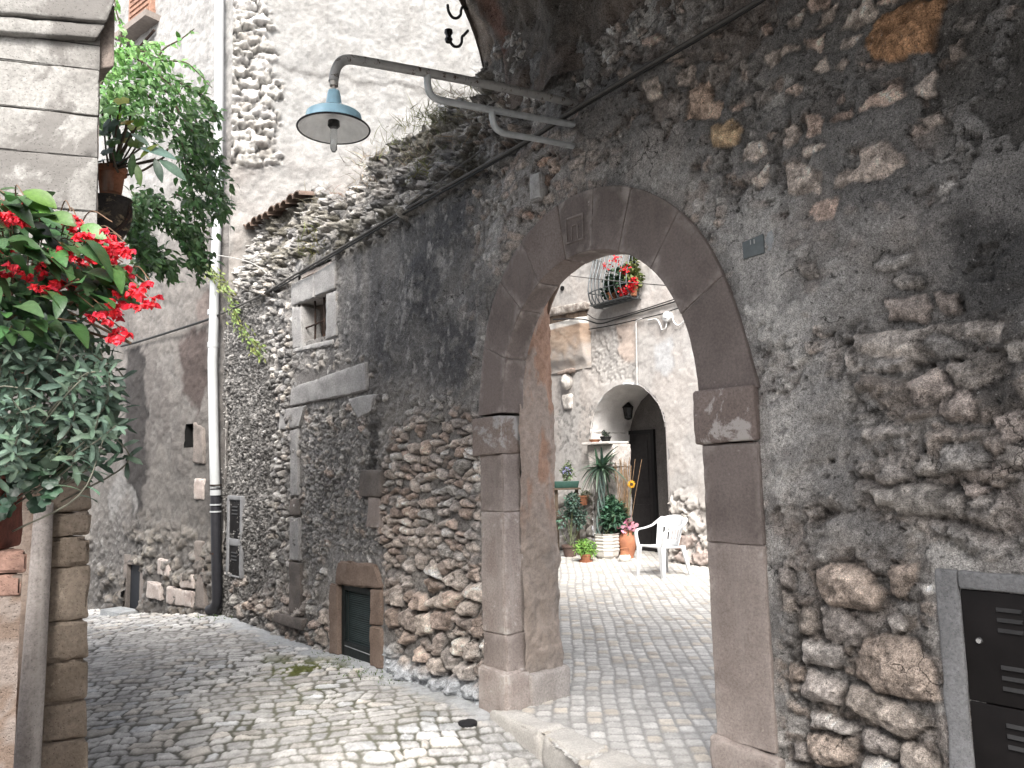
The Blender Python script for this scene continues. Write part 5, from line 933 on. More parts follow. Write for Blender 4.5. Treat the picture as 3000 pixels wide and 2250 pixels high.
pq = FW.uvs([(1611, 562), (1656, 548), (1653, 506), (1608, 526)]); PL = thing('house_number_plaque', 'small grey slate plaque with a faint number 11 on the right wall', 'plaque', FW(*pq[0], .02))
qblock(FW, pq, -.02, .024, r=.005, amp=.001, seed=7).build('plate', plain('blue_grey_slate', (.115, .13, .135), .6, var=.2, scale=12, bump=.15), PL)
pu_ = (pq[0][0]+pq[1][0]+pq[2][0]+pq[3][0])/4; pv_ = (pq[0][1]+pq[2][1])/2
for k in (-1, 1): MB().fbox(FW, pu_+k*.010-.002, pu_+k*.010+.002, pv_+.012, pv_+.034, .023, .0265).build('digit', plain('pale_digit', (.42, .42, .41), .6), PL, 0)
qblock(FW, [(pq[1][0], pq[1][1]-.01), (pq[1][0]+.05, pq[1][1]+.02), (pq[2][0]+.045, pq[2][1]+.01), (pq[2][0], pq[2][1])], -.02, .012, r=.005, amp=.003).build('mortar_edge', M_CEM, PL)
# dark drain cover in the street
dc = on_z(1010, 1560, -.03); dcz = float(street_z(np.array([dc[0]]), np.array([dc[1]]))[0]); mb = MB(); mb.lathe((dc[0], dc[1], dcz), [(.001, .016), (.055, .016), (.06, .012), (.06, -.02)], 20); o = mb.build('drain_cap', plain('dark_iron_cap', (.02, .02, .022), .6, .3, bump=.2)); tag(o, 'small dark iron cap set in the cobbles near the arch pier', 'drain cover', kind='thing')
# ================================================================== courtyard things
M_PLAS = plain('white_plastic', (.56, .57, .58), .4, 0, .4, var=.03, bump=.01)
FL_ = on_z(1385, 1243); FR_ = on_z(1433, 1250); BR_ = on_z(1481, 1239)
wv_ = unit(FR_-FL_); fv = np.array([wv_[1], -wv_[0], 0]); fv = fv if fv @ (FL_-BR_) > 0 else -fv; cc0 = (FL_+FR_)/2-fv*.22
wd = .5
def cp(x, y, z): return cc0+wv_*x+fv*y+np.array([0, 0, z])     # x to the chair's width, y forward
ch = thing('plastic_chair', 'white moulded plastic garden armchair on the courtyard paving', 'chair', cc0)
def cmap(q, th):   # q: function (a,b)->xyz
    return lambda p: np.array([cp(*q(a, b, c)) for a, b, c in p])
pblock(cmap(lambda a, b, c: ((a-.5)*.47*(1-.12*(1-b)), -.22+.46*b, .40+.028*b-.02*math.sin(math.pi*a)*math.sin(math.pi*min(1, b*1.1))+(c-1)*.028-.03*max(0, b-.9)*10*0), 0), (.45, .46, .03), r=.012, res=.04, amp=0).build('seat', M_PLAS, ch, 60)
bk_ = MB()
def backp(a, b, c): x = (a-.5)*(.42+.10*b-.06*max(0, b-.7)*3.3*abs(a-.5)*2); return (x, -.20-.11*b+.10*(2*a-1)**2+(c-.5)*.02, .41+.41*b-.05*max(0, b-.75)*4*(2*a-1)**2)
for (a0_, a1_, b0_, b1_) in ((0, 1, .58, 1), (0, .14, 0, .58), (.86, 1, 0, .58), (.20, .28, .02, .6), (.34, .42, .02, .6), (.46, .54, .02, .6), (.58, .66, .02, .6), (.72, .80, .02, .6), (.1, .9, -.02, .16)):
    pblock(cmap(lambda a, b, c: backp(a0_+(a1_-a0_)*a, b0_+(b1_-b0_)*b, c), 0), (.5*(a1_-a0_), .42*(b1_-b0_), .02), r=.007, res=.035, amp=0, mb=bk_)
bk_.build('backrest', M_PLAS, ch, 60)
for s in (-1, 1):
    pts = [(.235*s, .23, .40), (.262*s, .235, .52), (.272*s, .225, .60), (.275*s, .18, .632), (.278*s, .05, .645), (.278*s, -.10, .675), (.262*s, -.22, .745), (.225*s, -.26, .79)]
    def am(a, b, c, pts=catmull(pts, 8), s=s):
        i = a*(len(pts)-1); k = min(int(i), len(pts)-2); f = i-k; p = pts[k]*(1-f)+pts[k+1]*f; t = pts[k+1]-pts[k]; t = t/np.linalg.norm(t); bn = np.array([s*1., 0, 0]); n_ = np.cross(t, bn); wdt = .055+.03*max(0, a-.7)
        return tuple(p+bn*(b-.5)*.05+n_*(c-.5)*(.022 if a > .35 else .05-.08*a))
    pblock(cmap(am, 0), (.85, .05, .022), r=.009, res=.03, amp=0).build('armrest', M_PLAS, ch, 60)
    for nm, (tx, ty, tz), (bx, by) in (('f', (.232*s, .215, .425), (.25*s, .245)), ('b', (.205*s, -.19, .41), (.235*s, -.29))):
        sg = 1 if nm == 'f' else -1
        def lg(a, b, c, tx=tx, ty=ty, tz=tz, bx=bx, by=by, s=s, sg=sg):
            wid = .085-.04*c if True else 0; z_ = tz*(1-c); x = tx+(bx-tx)*c; y = ty+(by-ty)*c
            return (x+(a-.5)*.03-s*.0, y+(b-.5)*wid, z_)
        m_ = MB(); pblock(cmap(lg, 0), (.03, .07, .42), r=.008, res=.05, amp=0, mb=m_)
        def lg2(a, b, c, tx=tx, ty=ty, tz=tz, bx=bx, by=by, s=s, sg=sg):
            wid = .085-.045*c; z_ = tz*(1-c); x = tx+(bx-tx)*c; y = ty+(by-ty)*c
            return (x-s*(a*wid), y+sg*(wid*.4-.012*b), z_)
        pblock(cmap(lg2, 0), (.07, .014, .42), r=.005, res=.05, amp=0, mb=m_); m_.build('leg', M_PLAS, ch, 60)
M_TERR = rock('terracotta', (.36, .155, .085), (.29, .125, .075), fine=60, big=12, bump=.15, lo=.85, hi=1.1, pits=.1, spots=(.45, .33, .27), spot_scale=14, spot_cut=.66)
M_SOIL = rock('soil', (.05, .038, .03), (.035, .028, .022), fine=90, bump=.6)
M_LEAF = leafmat('leaf', .42, .22, .45); M_LEAFM = leafmat('matte_leaf', .6, .15, .3); M_PETAL = leafmat('petal', .45, .3, .3); M_STEM = plain('green_stem', (.10, .12, .06), .7); M_WOOD = plain('woody_stem', (.10, .075, .055), .85, bump=.3)
def pot(label, c, r, h, grp='flower pots', mat=M_TERR, name='flower_pot', saucer=False):
    t = thing(name, label, 'flower pot', c, grp); c = np.asarray(c, float)
    MB().lathe(c, [(.001, .002), (r*.68, .002), (r*.95, h*.8), (r*.95, h*.82), (r*1.06, h*.83), (r*1.06, h), (r*.94, h), (r*.9, h*.85), (r*.9, h*.8)], 28).build('pot_body', mat, t, 40)
    MB().lathe(c, [(.001, h*.86), (r*.92, h*.85)], 20).build('soil', M_SOIL, t)
    if saucer: MB().lathe(c, [(.001, .001), (r*1.0, .001), (r*1.15, .035), (r*1.08, .035), (r*.98, .012), (.001, .012)], 24).build('saucer', mat, t, 40)
    return t
def bush(name, label, cat, c, rad, n, size, col, mat=M_LEAFM, prof='oval', asp=.5, stems=7, base=None, v=.3, grp=None, squash=(1, 1, 1), up=.35, parts=('foliage', 'stem')):
    c = np.asarray(c, float); t = thing(name, label, cat, base if base is not None else c, grp)
    lobes = c+rng.normal(size=(9, 3))*np.asarray(rad)*.5*np.asarray(squash); k = rng.integers(0, 9, n); d = rdir(n); P = lobes[k]*.75+c*.25+d*np.asarray(rad)*.55*np.asarray(squash)*(rng.random((n, 1))**.35)
    D = unit(d*.8+np.array([0, 0, up])+rng.normal(size=(n, 3))*.5); N = unit(np.array([0, 0, 1.])+.5*d+rng.normal(size=(n, 3))*.4)
    L = size*(.6+.7*rng.random(n)); lb = LB(); lb.add(leaves(P, D, N, L, L*asp, rcol(n, col, v), prof, .25, .5, 4)); lb.build(parts[0], mat, t)
    b = np.asarray(base if base is not None else c-np.array([0, 0, rad if np.ndim(rad) == 0 else rad[2]]), float); ms = MB()
    for i in range(stems):
        e = lobes[i % 9]; m = (b+e)/2+rng.normal(size=3)*.03; ms.tube(catmull([b+rng.normal(size=3)*np.array([.02, .02, 0]), m, e], 5), np.linspace(.008, .004, 11), 5)
    ms.build(parts[1], M_STEM, t); return t
# white ribbed planter
c0 = on_z(1312, 1209)+np.array([.02, .17, 0]); m_px = np.linalg.norm(c0-CP)/1650.
pl = thing('white_planter', 'large white octagonal planter with horizontal ribs by the porch', 'planter', c0); prof = [(.001, .0), (.15, 0), (.165, .03), (.19, .05), (.205, .12)]
for k in range(5): z = .13+.055*k; prof += [(.205, z), (.216, z+.012), (.216, z+.03), (.203, z+.042), (.203, z+.05)]
prof += [(.218, .40), (.225, .415), (.20, .415), (.19, .36)]
oct_ = lambda t: (math.cos(math.pi/8)/math.cos(((t+math.pi/8) % (math.pi/4))-math.pi/8))
MB().lathe(c0, prof, 48, oct_).build('planter_body', plain('cream_planter', (.50, .475, .44), .5, var=.12, scale=8, bump=.05, spots=(.35, .3, .25), cut=.7), pl, 30); MB().lathe(c0, [(.001, .38), (.195, .38)], 20).build('soil', M_SOIL, pl)
for k in range(5): a = k*math.pi/2.5+.4; MB().lathe(c0+np.array([.14*math.cos(a), .14*math.sin(a), -.0]), [(.03, 0), (.035, .02), (.03, .03)], 8).build('foot', pl.children[0].data.materials[0], pl)
G1 = (.055, .095, .05); GB = (.05, .10, .075)
def cy_at(x, y, base): # point on the vertical line of a base point seen at picture height y
    d = ray(x, y); k = (base[1]-CP[1])/d[1]; return CP+k*d
bush('bushy_plant', 'bushy dark green plant filling the white ribbed planter', 'plant', cy_at(1322, 1105, c0), .23, 1500, .075, (.045, .10, .06), base=c0+np.array([0, 0, .38]), squash=(1., .8, 1.5), asp=.6)
# tall spiky plant with twisted stems
yb = c0+np.array([-.10, .06, .38]); yt = cy_at(1301, 1010, yb); yu = thing('spiky_plant', 'tall spiky plant with arching striped leaves above the white planter', 'plant', yb); ms = MB()
for k in range(4):
    ph_ = k*1.6; pts = [yb+(yt-yb)*t+np.array([.07*math.sin(ph_+t*7), .05*math.cos(ph_+t*7), 0])*(1-.5*t) for t in np.linspace(0, 1, 9)]; ms.tube(catmull(pts, 3), .017, 7)
ms.build('stem', plain('blue_green_stem', (.07, .10, .09), .6), yu)
n = 52; a = rng.random(n)*6.283; el = rng.random(n)*1.35-.15; D = np.stack([np.cos(a)*np.cos(el), np.sin(a)*np.cos(el), np.sin(el)], 1); L = .28+.24*rng.random(n)
lb = LB(); lb.add(leaves(np.tile(yt, (n, 1))+rng.normal(size=(n, 3))*.035, D, np.array([0, 0, 1.])+.01*D, L, .058+.02*rng.random(n), rcol(n, (.07, .12, .08), .45), 'blade', .35, 1.2*(1-el/1.5)*.9, 9)); lb.build('foliage', M_LEAF, yu)
c1 = on_z(1266, 1214); pot('small terracotta pot on a saucer in front of the white planter', c1, .10, .13, saucer=True)
bush('herb_bush', 'bright green low bush in a terracotta pot in front of the planter', 'plant', c1+np.array([0, 0, .22]), .17, 1100, .042, (.15, .27, .06), base=c1+np.array([0, 0, .1]), v=.35, squash=(1.15, 1, .8), prof='oval', asp=.45)
c2 = on_z(1232, 1203)+np.array([0, .02, 0]); c2b = c2.copy(); pot('old brown pot behind the left jamb of the arch', c2b, .14, .2, mat=rock('brown_pot', (.14, .095, .08), (.1, .07, .06), bump=.2)); tz = c2b+np.array([0, 0, .17])
bush('trailing_shrub', 'tall grey green shrub on thin stems beside the left jamb of the arch', 'plant', cy_at(1235, 1100, c2b), .20, 800, .055, (.075, .12, .095), base=tz, squash=(.9, .9, 1.5), asp=.6, stems=9)
fr_ = MB()
# wooden rack holding the green window box
rk0 = c2b+np.array([-.1, .26, 0]); tb = cy_at(1228, 1052, rk0); RK = thing('plant_rack', 'weathered wooden rack under the green flower trough', 'rack', rk0+np.array([0, 0, 0]))
for dx in (-.22, .14): MB().box((tb[0]+dx, rk0[1], tb[2]/2), (.06, .05, tb[2])).build('post', M_WOOD, RK, 0)
for z in (tb[2]-.03, tb[2]*.55): MB().box((tb[0]-.04, rk0[1], z), (.5, .22, .03)).build('shelf', M_WOOD, RK, 0)
tr = thing('flower_trough', 'dark green plastic flower trough on the rack at the left of the courtyard', 'flower trough', (tb[0]-.04, rk0[1], tb[2]-.015), 'flower pots')
pblock(lambda p: np.stack([tb[0]-.04+(p[:, 0]-.5)*(.40+.06*p[:, 2]), rk0[1]+(p[:, 1]-.5)*(.14+.04*p[:, 2]), tb[2]-.015+.12*p[:, 2]], 1), (.42, .16, .12), r=.012, res=.05, amp=0).build('trough_body', plain('green_plastic', (.03, .075, .06), .5), tr)
bush('flowering_plant', 'straggly plant with violet flowers in the green trough', 'plant', (tb[0]-.02, rk0[1], tb[2]+.27), .16, 260, .05, (.13, .17, .09), base=np.array([tb[0]-.04, rk0[1], tb[2]+.1]), squash=(1, .7, 1.1))
fb = LB(); n = 40; P = np.array([tb[0]-.03, rk0[1]-.1, tb[2]+.28])+rng.normal(size=(n, 3))*np.array([.04, .03, .05]); fb.add(leaves(P, rdir(n), rdir(n), .025, .022, rcol(n, (.25, .25, .5), .3), 'round', .2, .2, 3)); fo = fb.build('flowers', M_PETAL, bpy.data.objects['flowering_plant'])
# hanging terracotta pot on the wall
hb = FC.uv(1259, 1080, .16); hq = FC(hb[0], hb[1]-.09, .16); pot('terracotta pot hanging on the courtyard wall between the rack and the spiky plant', hq, .105, .17); MB().tube(catmull([hq+np.array([0, 0, .15])+FC.n*-.16, hq+np.array([0, 0, .10])-FC.n*.1, hq+np.array([0, 0, .13])], 5), .007, 6).build('bracket', M_IRON, bpy.data.objects['flower_pot.002'])
bush('dry_plant', 'sparse drooping plant in the hanging terracotta pot', 'plant', hq+np.array([.05, 0, .18]), .12, 120, .06, (.11, .12, .08), base=hq+np.array([0, 0, .15]), prof='lance', asp=.25, up=-.2)
# dry reeds, sunflower, urn with pink flowers, small jar
rb = c0+np.array([.33, .12, 0]); rt = cy_at(1352, 985, rb); rd = thing('dry_reeds', 'bundle of tall dry brown reeds standing beside the dark door', 'dried reeds', rb); ms = MB()
for k in range(26): e = rt+np.array([rng.normal()*.12, rng.normal()*.05, -.25*rng.random()]); ms.tube(catmull([rb+rng.normal(size=3)*np.array([.03, .03, 0]), (rb+e)/2+rng.normal(size=3)*.02, e], 4), .0045, 4)
ms.build('reed_stems', plain('dry_reed', (.26, .17, .10), .8, var=.4)); bpy.data.objects['reed_stems'].parent = rd; bpy.data.objects['reed_stems'].matrix_parent_inverse = Matrix.Translation(rd.location).inverted()
sf = cy_at(1364, 1046, rb-np.array([0, .08, 0])); sn = thing('sunflower', 'yellow sunflower standing among the dry reeds', 'flower', rb-np.array([0, .08, 0])); n = 40; a = np.arange(n)*2.4; toc = unit(CP-sf); ax_ = unit(np.cross(toc, [0, 0, 1.])); ay_ = np.cross(ax_, toc)
lb = LB(); lb.add(leaves(np.tile(sf, (n, 1))+toc*.005*rng.random((n, 1)), np.cos(a)[:, None]*ax_+np.sin(a)[:, None]*ay_, np.tile(toc, (n, 1)), .058+.02*rng.random(n), .026, rcol(n, (.50, .27, .02), .3), 'lance', .1, .25*rng.random(n), 4)); lb.build('petals', M_PETAL, sn)
MB().tube([sf-toc*.005, sf+toc*.012], [.032, .022], 16).build('seed_head', plain('seed_brown', (.07, .04, .02), .9, bump=.4), sn); MB().tube(catmull([rb-np.array([0, .08, 0]), rb+np.array([.02, -.08, .5]), sf-toc*.02], 6), .006, 6).build('stem', M_STEM, sn)
ub = on_z(1355, 1206)+np.array([.02, .02, 0]); ur = thing('terracotta_urn', 'round terracotta urn with pink flowers behind the little jar', 'urn', ub); MB().lathe(ub, [(.001, 0), (.09, 0), (.09, .03), (.12, .12), (.15, .24), (.155, .30), (.13, .38), (.10, .42), (.12, .46), (.10, .46)], 28).build('urn_body', M_TERR, ur, 50)
pf = bush('pink_flowers', 'large pink blooms standing in the terracotta urn', 'flowers', ub+np.array([.0, -.02, .50]), .10, 60, .07, (.06, .10, .06), base=ub+np.array([0, 0, .4])); n = 36; P = ub+np.array([.0, -.08, .53])+rng.normal(size=(n, 3))*np.array([.09, .03, .045]); lb = LB(); lb.add(leaves(P, rdir(n), rdir(n), .085, .07, rcol(n, (.55, .26, .33), .3), 'round', .3, .4, 4)); lb.build('petals', M_PETAL, pf)
jb = on_z(1350, 1213); jr_ = thing('painted_jar', 'little brown and white painted jar at the foot of the urn', 'jar', jb); MB().lathe(jb, [(.001, 0), (.07, 0), (.095, .03), (.10, .07), (.08, .11)], 22).build('white_base', plain('cream_glaze', (.6, .57, .53), .3), jr_, 50); MB().lathe(jb, [(.08, .11), (.072, .13), (.072, .2), (.08, .21), (.066, .2)], 22).build('brown_neck', M_TERR, jr_, 50)
# shelf: cactus and dish
su0 = FC.uv(1308, 940, .1); sp_ = FC(su0[0], SHELF_V, .10); pot('black pot with a dark cactus on the stone shelf beside the porch', sp_, .10, .09, mat=plain('black_pot', (.012, .012, .012), .6)); bush('cactus', 'dark cushion cactus in the black pot on the stone shelf', 'cactus', sp_+np.array([0, 0, .13]), .07, 220, .03, (.02, .03, .022), base=sp_+np.array([0, 0, .07]))
dp_ = FC(FC.uv(1285, 945, .1)[0], SHELF_V, .10); dsh = thing('clay_dish', 'shallow pinkish clay dish on the left end of the stone shelf', 'dish', dp_); MB().lathe(dp_, [(.001, .003), (.07, .003), (.11, .05), (.10, .05), (.065, .012)], 24).build('dish_body', M_TERR, dsh)
# lantern in the porch
lu, lv = FD.uv(1381, 868); lq = FC(lu, lv, DW+.30); ln = thing('porch_lantern', 'black iron lantern hanging in the arched porch above the door', 'lantern', lq); mb = MB()
mb.tube([lq+FC.n*-.30+np.array([0, 0, .05]), lq+np.array([0, 0, .05]), lq], .008, 6); hx = lambda r, z: [lq+np.array([r*math.cos(t), r*math.sin(t), z]) for t in np.linspace(0, 2*math.pi, 7)]
mb.lathe(lq, [(.012, 0), (.05, -.05), (.10, -.10), (.11, -.11), (.10, -.115), (.085, -.12)], 6); mb.lathe(lq, [(.06, -.30), (.07, -.31), (.03, -.335), (.001, -.34)], 6)
for t in np.linspace(0, 2*math.pi, 7)[:-1]: mb.tube([lq+np.array([.09*math.cos(t), .09*math.sin(t), -.11]), lq+np.array([.065*math.cos(t), .065*math.sin(t), -.305])], .006, 5)
mb.build('lantern_frame', M_BLACK, ln, 40); MB().lathe(lq, [(.085, -.12), (.06, -.30)], 6).build('lantern_glass', plain('smoky_glass', (.05, .05, .05), .1, trans=.3), ln, 0)
# carved head on the wall
hu, hv = FC.uv(1223, 824, .06); hd_ = FC(hu, hv, .05); ST = thing('carved_head', 'small weathered stone head carved in relief on the courtyard wall', 'carving', hd_); mb = MB(); a, b = np.meshgrid(np.linspace(0, math.pi*2, 33), np.linspace(0, math.pi, 25), indexing='ij')
r = 1+.10*np.exp(-((a-math.pi/2)/.25)**2-((b-1.6)/.18)**2)*1.8-.09*(np.exp(-((a-math.pi/2-.38)/.2)**2-((b-1.38)/.13)**2)+np.exp(-((a-math.pi/2+.38)/.2)**2-((b-1.38)/.13)**2))-.07*np.exp(-((a-math.pi/2)/.3)**2-((b-2.05)/.07)**2)+.03*fbm(a*3, b*3, o=3, seed=301)
V = hd_+FC.d*(.115*np.sin(b)*np.cos(a)*r)[..., None]+FC.n*(.11*np.sin(b)*np.sin(a)*r)[..., None]+np.array([0, 0, 1.])*(.155*np.cos(b)*r)[..., None]
F = [(i*25+j, (i+1)*25+j, (i+1)*25+j+1, i*25+j+1) for i in range(32) for j in range(24)]; M_HEAD = rock('worn_white_stone', (.55, .52, .49), (.42, .39, .36), fine=60, big=20, bump=.3); MB().add(V.reshape(-1, 3), F).build('head', M_HEAD, ST, 80)
qblock(FC, [(hu-.16, hv+.13), (hu+.19, hv+.15), (hu+.22, hv+.23), (hu-.16, hv+.19)], -.02, .13, r=.02, amp=.01, seed=310).build('hood_stone', rock('stained_stone', (.36, .29, .25), (.16, .13, .115), fine=40, big=9), ST)
bu, bv = FC.uv(1227, 865, .02); qblock(FC, [(bu-.13, bv-.16), (bu+.10, bv-.16), (bu+.16, bv+.10), (bu-.16, bv+.12)], -.02, .06, r=.05, amp=.02, seed=311).build('bust', M_HEAD, ST, 60)
# courtyard cables, junction box and conduit
def cpt(x, y, w=.05): return FC(*FC.uv(x, y, w), w)
cable('courtyard_cable', 'dark cable drooping under the window grille in the courtyard', [cpt(1195, 690, .20), cpt(1225, 689, .20), cpt(1262, 690, .2), cpt(1295, 699, .1), cpt(1330, 690), cpt(1390, 672), cpt(1470, 648), cpt(1500, 640)], .013, M_CABLEB, 'courtyard cables')
cable('courtyard_cable', 'thin upper cable sweeping to the right above the junction box', [cpt(1268, 678), cpt(1290, 690), cpt(1322, 687), cpt(1390, 668), cpt(1470, 642), cpt(1500, 634)], .011, M_CABLE, 'courtyard cables')
cable('courtyard_cable', 'lower cable sloping up to the junction box on the courtyard wall', [cpt(1272, 711), cpt(1310, 705), cpt(1370, 692), cpt(1430, 678), cpt(1452, 670), cpt(1470, 664), cpt(1500, 655)], .010, M_CABLEB, 'courtyard cables')
cable('conduit', 'grey conduit dropping from the cables to the top of the porch arch', [cpt(1388, 688), cpt(1376, 693), cpt(1374, 703), cpt(1375, 760), cpt(1376, 832)], .013, plain('grey_conduit', (.42, .41, .4), .5))
sp1 = FW(*FW.uv(1235, 597, -.62), -.62); a_, b_ = on_pl(1205, 593, FC.P+FC.n*3.5, FC.n), on_pl(1500, 622, FC.P+FC.n*3.5, FC.n); cable('clothes_line', 'thin line strung across the courtyard in front of the window grille', [a_-(b_-a_)*.8, a_, (a_+b_)/2-np.array([0, 0, .01]), b_, b_+(b_-a_)*.8], .006, M_CABLE)
jc = cpt(1441, 684, .06); JB = thing('junction_box', 'round white porcelain junction fitting with looping wires on the courtyard wall', 'junction box', jc); mb = MB(); n_ = FC.n
mb.tube([jc-n_*.06, jc+n_*.02, jc+n_*.03], [.085, .085, .07], 20); mb.tube([jc+n_*.03, jc+n_*.045], [.035, .03], 14); mb.build('fitting', plain('porcelain', (.6, .6, .59), .35), JB, 40)
for pts in ([cpt(1400, 692), cpt(1418, 690), cpt(1427, 703), cpt(1430, 712), cpt(1438, 708), cpt(1440, 695)], [cpt(1452, 684), cpt(1456, 696), cpt(1465, 703), cpt(1476, 695), cpt(1482, 678), cpt(1490, 668)]): MB().tube(catmull(pts, 6), .012, 6).build('loop_wire', plain('white_wire', (.6, .6, .59), .5), JB, 60)
hp_ = FC.uv(1216, 623); MB().tube([FC(*hp_, -.02), FC(*hp_, .03)], .045, 16).build('vent_hole', M_BLACK, hc, 40)
qblock(FC, [(FC.uv(1453, 1186)[0], .22), (FC.uv(1472, 1186)[0], .22), (FC.uv(1472, 1155)[0], .52), (FC.uv(1453, 1155)[0], .52)], -.02, .07, r=.01, amp=.006).build('old_brick', M_BRK, hc)
# pots in the window grille
for k, (x, r_) in enumerate(((1322, .10), (1348, .085), (1368, .085))):
    w = .2; u = FC.uv(x, 652, w)[0]; q = FC(u, gb-.03, w); pot(['terracotta geranium pot at the left of the window grille', 'terracotta pot in the middle of the window grille', 'small pot at the right of the window grille'][k], q, r_, .15)
    bush('geranium', ['leafy geranium with few flowers behind the grille bars', 'red geranium in the middle of the window grille', 'red geranium with yellowish leaves at the right of the grille'][k], 'plant', q+np.array([0, 0, .30]), .19, 520, .055, [(.022, .04, .028), (.028, .055, .03), (.10, .125, .04)][k], base=q+np.array([0, 0, .12]), prof='round', asp=.9, squash=(.9, .7, 1.3), grp='geraniums in the window grille')
    n = (30, 90, 70)[k]; g_ = bpy.data.objects['geranium' if k == 0 else 'geranium.%03d' % k]; pass
    for c_ in ([(1310, 575), (1332, 560)], [(1346, 630), (1352, 585)], [(1362, 622), (1370, 610)])[k]:
        P = FC(*FC.uv(c_[0], c_[1], .3), .3)+rng.normal(size=(n, 3))*.035; LB().add(leaves(P, rdir(n), rdir(n), .04, .035, rcol(n, (.55, .02, .03), .25), 'round', .2, .2, 3)).build('flower_head', M_PETAL, g_)
# ================================================================== near plants on the low wall
LWY = 2.5
def np_(x, y, Y): return at_y(x, y, Y)
def inside(px, n, poly):
    out = []
    xs = [p[0] for p in poly]; ys = [p[1] for p in poly]
    while len(out) < n:
        X = rng.uniform(min(xs), max(xs), 400); Y = rng.uniform(min(ys), max(ys), 400); m = psdf(X, Y, poly) < 0; out += list(zip(X[m], Y[m]))
    return np.array(out[:n])
M_TROU = rock('dark_terracotta', (.15, .055, .04), (.10, .04, .032), fine=60, big=10, bump=.2, pits=.1)
tq = at_y(20, 1185, 2.62); trg = thing('plant_trough', 'dark red clay trough on the brick topped wall, hidden by leaves', 'planter', tq)
te = FL(le-.02, ltop, -.12); 
pblock(lambda p: te+FP.d*((p[:, 0:1]-1)*1.0)-FP.n*((p[:, 1:2]-.5)*.2)+np.array([0, 0, 1.])*p[:, 2:3]*.24, (1.0, .2, .24), r=.015, res=.05, amp=.004).build('trough_body', M_TROU, trg)
pblock(lambda p: te+np.array([0, 0, .235])+FP.d*((p[:, 0:1]-.99)*1.02)-FP.n*((p[:, 1:2]-.5)*.235)+np.array([0, 0, 1.])*p[:, 2:3]*.035, (1.0, .23, .035), r=.012, res=.05, amp=.003).build('trough_rim', M_TROU, trg)
tr2 = thing('hanging_planter', 'long dark planter at flower height fixed on the pier, almost covered by red begonias', 'planter', at_y(40, 800, 2.85)); ta = at_y(120, 735, 2.95)
pblock(lambda p: ta+FP.d*((p[:, 0:1]-1)*1.0)-FP.n*((p[:, 1:2]-.5)*.2)+np.array([0, 0, 1.])*(p[:, 2:3]-1)*.2, (1.0, .2, .2), r=.015, res=.05, amp=.003).build('planter_body', M_TROU, tr2)
# red begonia
bg = thing('begonia', 'red flowering begonia with big glossy leaves spilling in front of the stone pier', 'flowering plant', ta)
poly = [(-60, 405), (15, 400), (70, 430), (150, 470), (215, 510), (255, 560), (300, 600), (290, 625), (225, 640), (180, 690), (60, 720), (-60, 760)]
px = inside(0, 220, poly); Yd = 2.24+.5*rng.random(220); P = np.array([at_y(a, b, y) for (a, b), y in zip(px, Yd)]); root = ta+np.array([-.1, -.05, -.02])
out = unit(P-(root-np.array([.3, 0, .15]))); D = unit(out*np.array([1, 1, .5])+np.array([.45, -.35, -.12])+rng.normal(size=P.shape)*.35); N = unit(np.array([.15, -.35, 1.])+rng.normal(size=P.shape)*.33); L = .075+.055*rng.random(220)
lb = LB(); lb.add(leaves(P-D*L[:, None]*.45, D, N, L, L*.50, rcol(220, (.033, .08, .026), .45, .15), 'oval', .28, .9*rng.random(220)+.15, 7))
px = inside(0, 150, poly); P2 = np.array([at_y(a, b+15, 2.85+.25*rng.random()) for a, b in px]); L2 = .09+.06*rng.random(150); lb.add(leaves(P2, rdir(150)*.6+np.array([.4, -.3, -.2]), np.array([0, -.3, 1.])+rng.normal(size=P2.shape)*.4, L2, L2*.55, rcol(150, (.028, .06, .022), .4), 'oval', .22, .4, 5))
px = [(85, 425, .11), (70, 445, .12), (255, 588, .10), (235, 600, .10), (140, 475, .10), (210, 500, .09)]
P3 = np.array([at_y(a, b, 2.35) for a, b, l in px]); L3 = np.array([l for a, b, l in px]); lb.add(leaves(P3-np.array([.05, 0, -.02]), np.array([.9, -.1, -.35])+rng.normal(size=P3.shape)*.1, np.array([.3, -.8, .6])+rng.normal(size=P3.shape)*.1, L3, L3*.6, rcol(6, (.075, .165, .028), .2), 'oval', .2, .3, 7)); lb.build('leaves', M_LEAF, bg)
ms = MB()
for k in range(26):
    e = P[k*4]; ms.tube(catmull([root+rng.normal(size=3)*np.array([.2, .03, .0]), (root+e)/2+np.array([0, 0, .05]), e], 5), np.linspace(.006, .003, 11), 5)
cl = [(60, 420, 6), (220, 460, 5), (230, 300, 4), (320, 390, 3), (40, 280, 2), (690, 450, 4), (750, 520, 4), (740, 590, 2), (20, 750, 3), (120, 920, 3), (190, 1000, 3), (20, 1000, 3), (400, 940, 3), (500, 930, 4), (440, 1100, 4), (540, 1100, 4), (660, 1120, 4), (620, 790, 2), (700, 820, 3), (800, 830, 3), (760, 870, 3), (860, 640, 4), (1000, 690, 5), (1090, 750, 6), (1180, 710, 6), (1230, 780, 5), (1090, 560, 1), (1190, 950, 3), (1040, 890, 1), (1110, 1130, 3), (1180, 1160, 5), (1280, 1150, 5), (1340, 1180, 5), (1330, 1290, 2), (1450, 1120, 4), (1470, 1190, 3), (1440, 1280, 4), (1120, 1270, 4), (1110, 1370, 4), (910, 1390, 4), (1020, 1400, 4), (1150, 1320, 4), (1090, 1540, 4), (1170, 1590, 4)]
fb = LB()
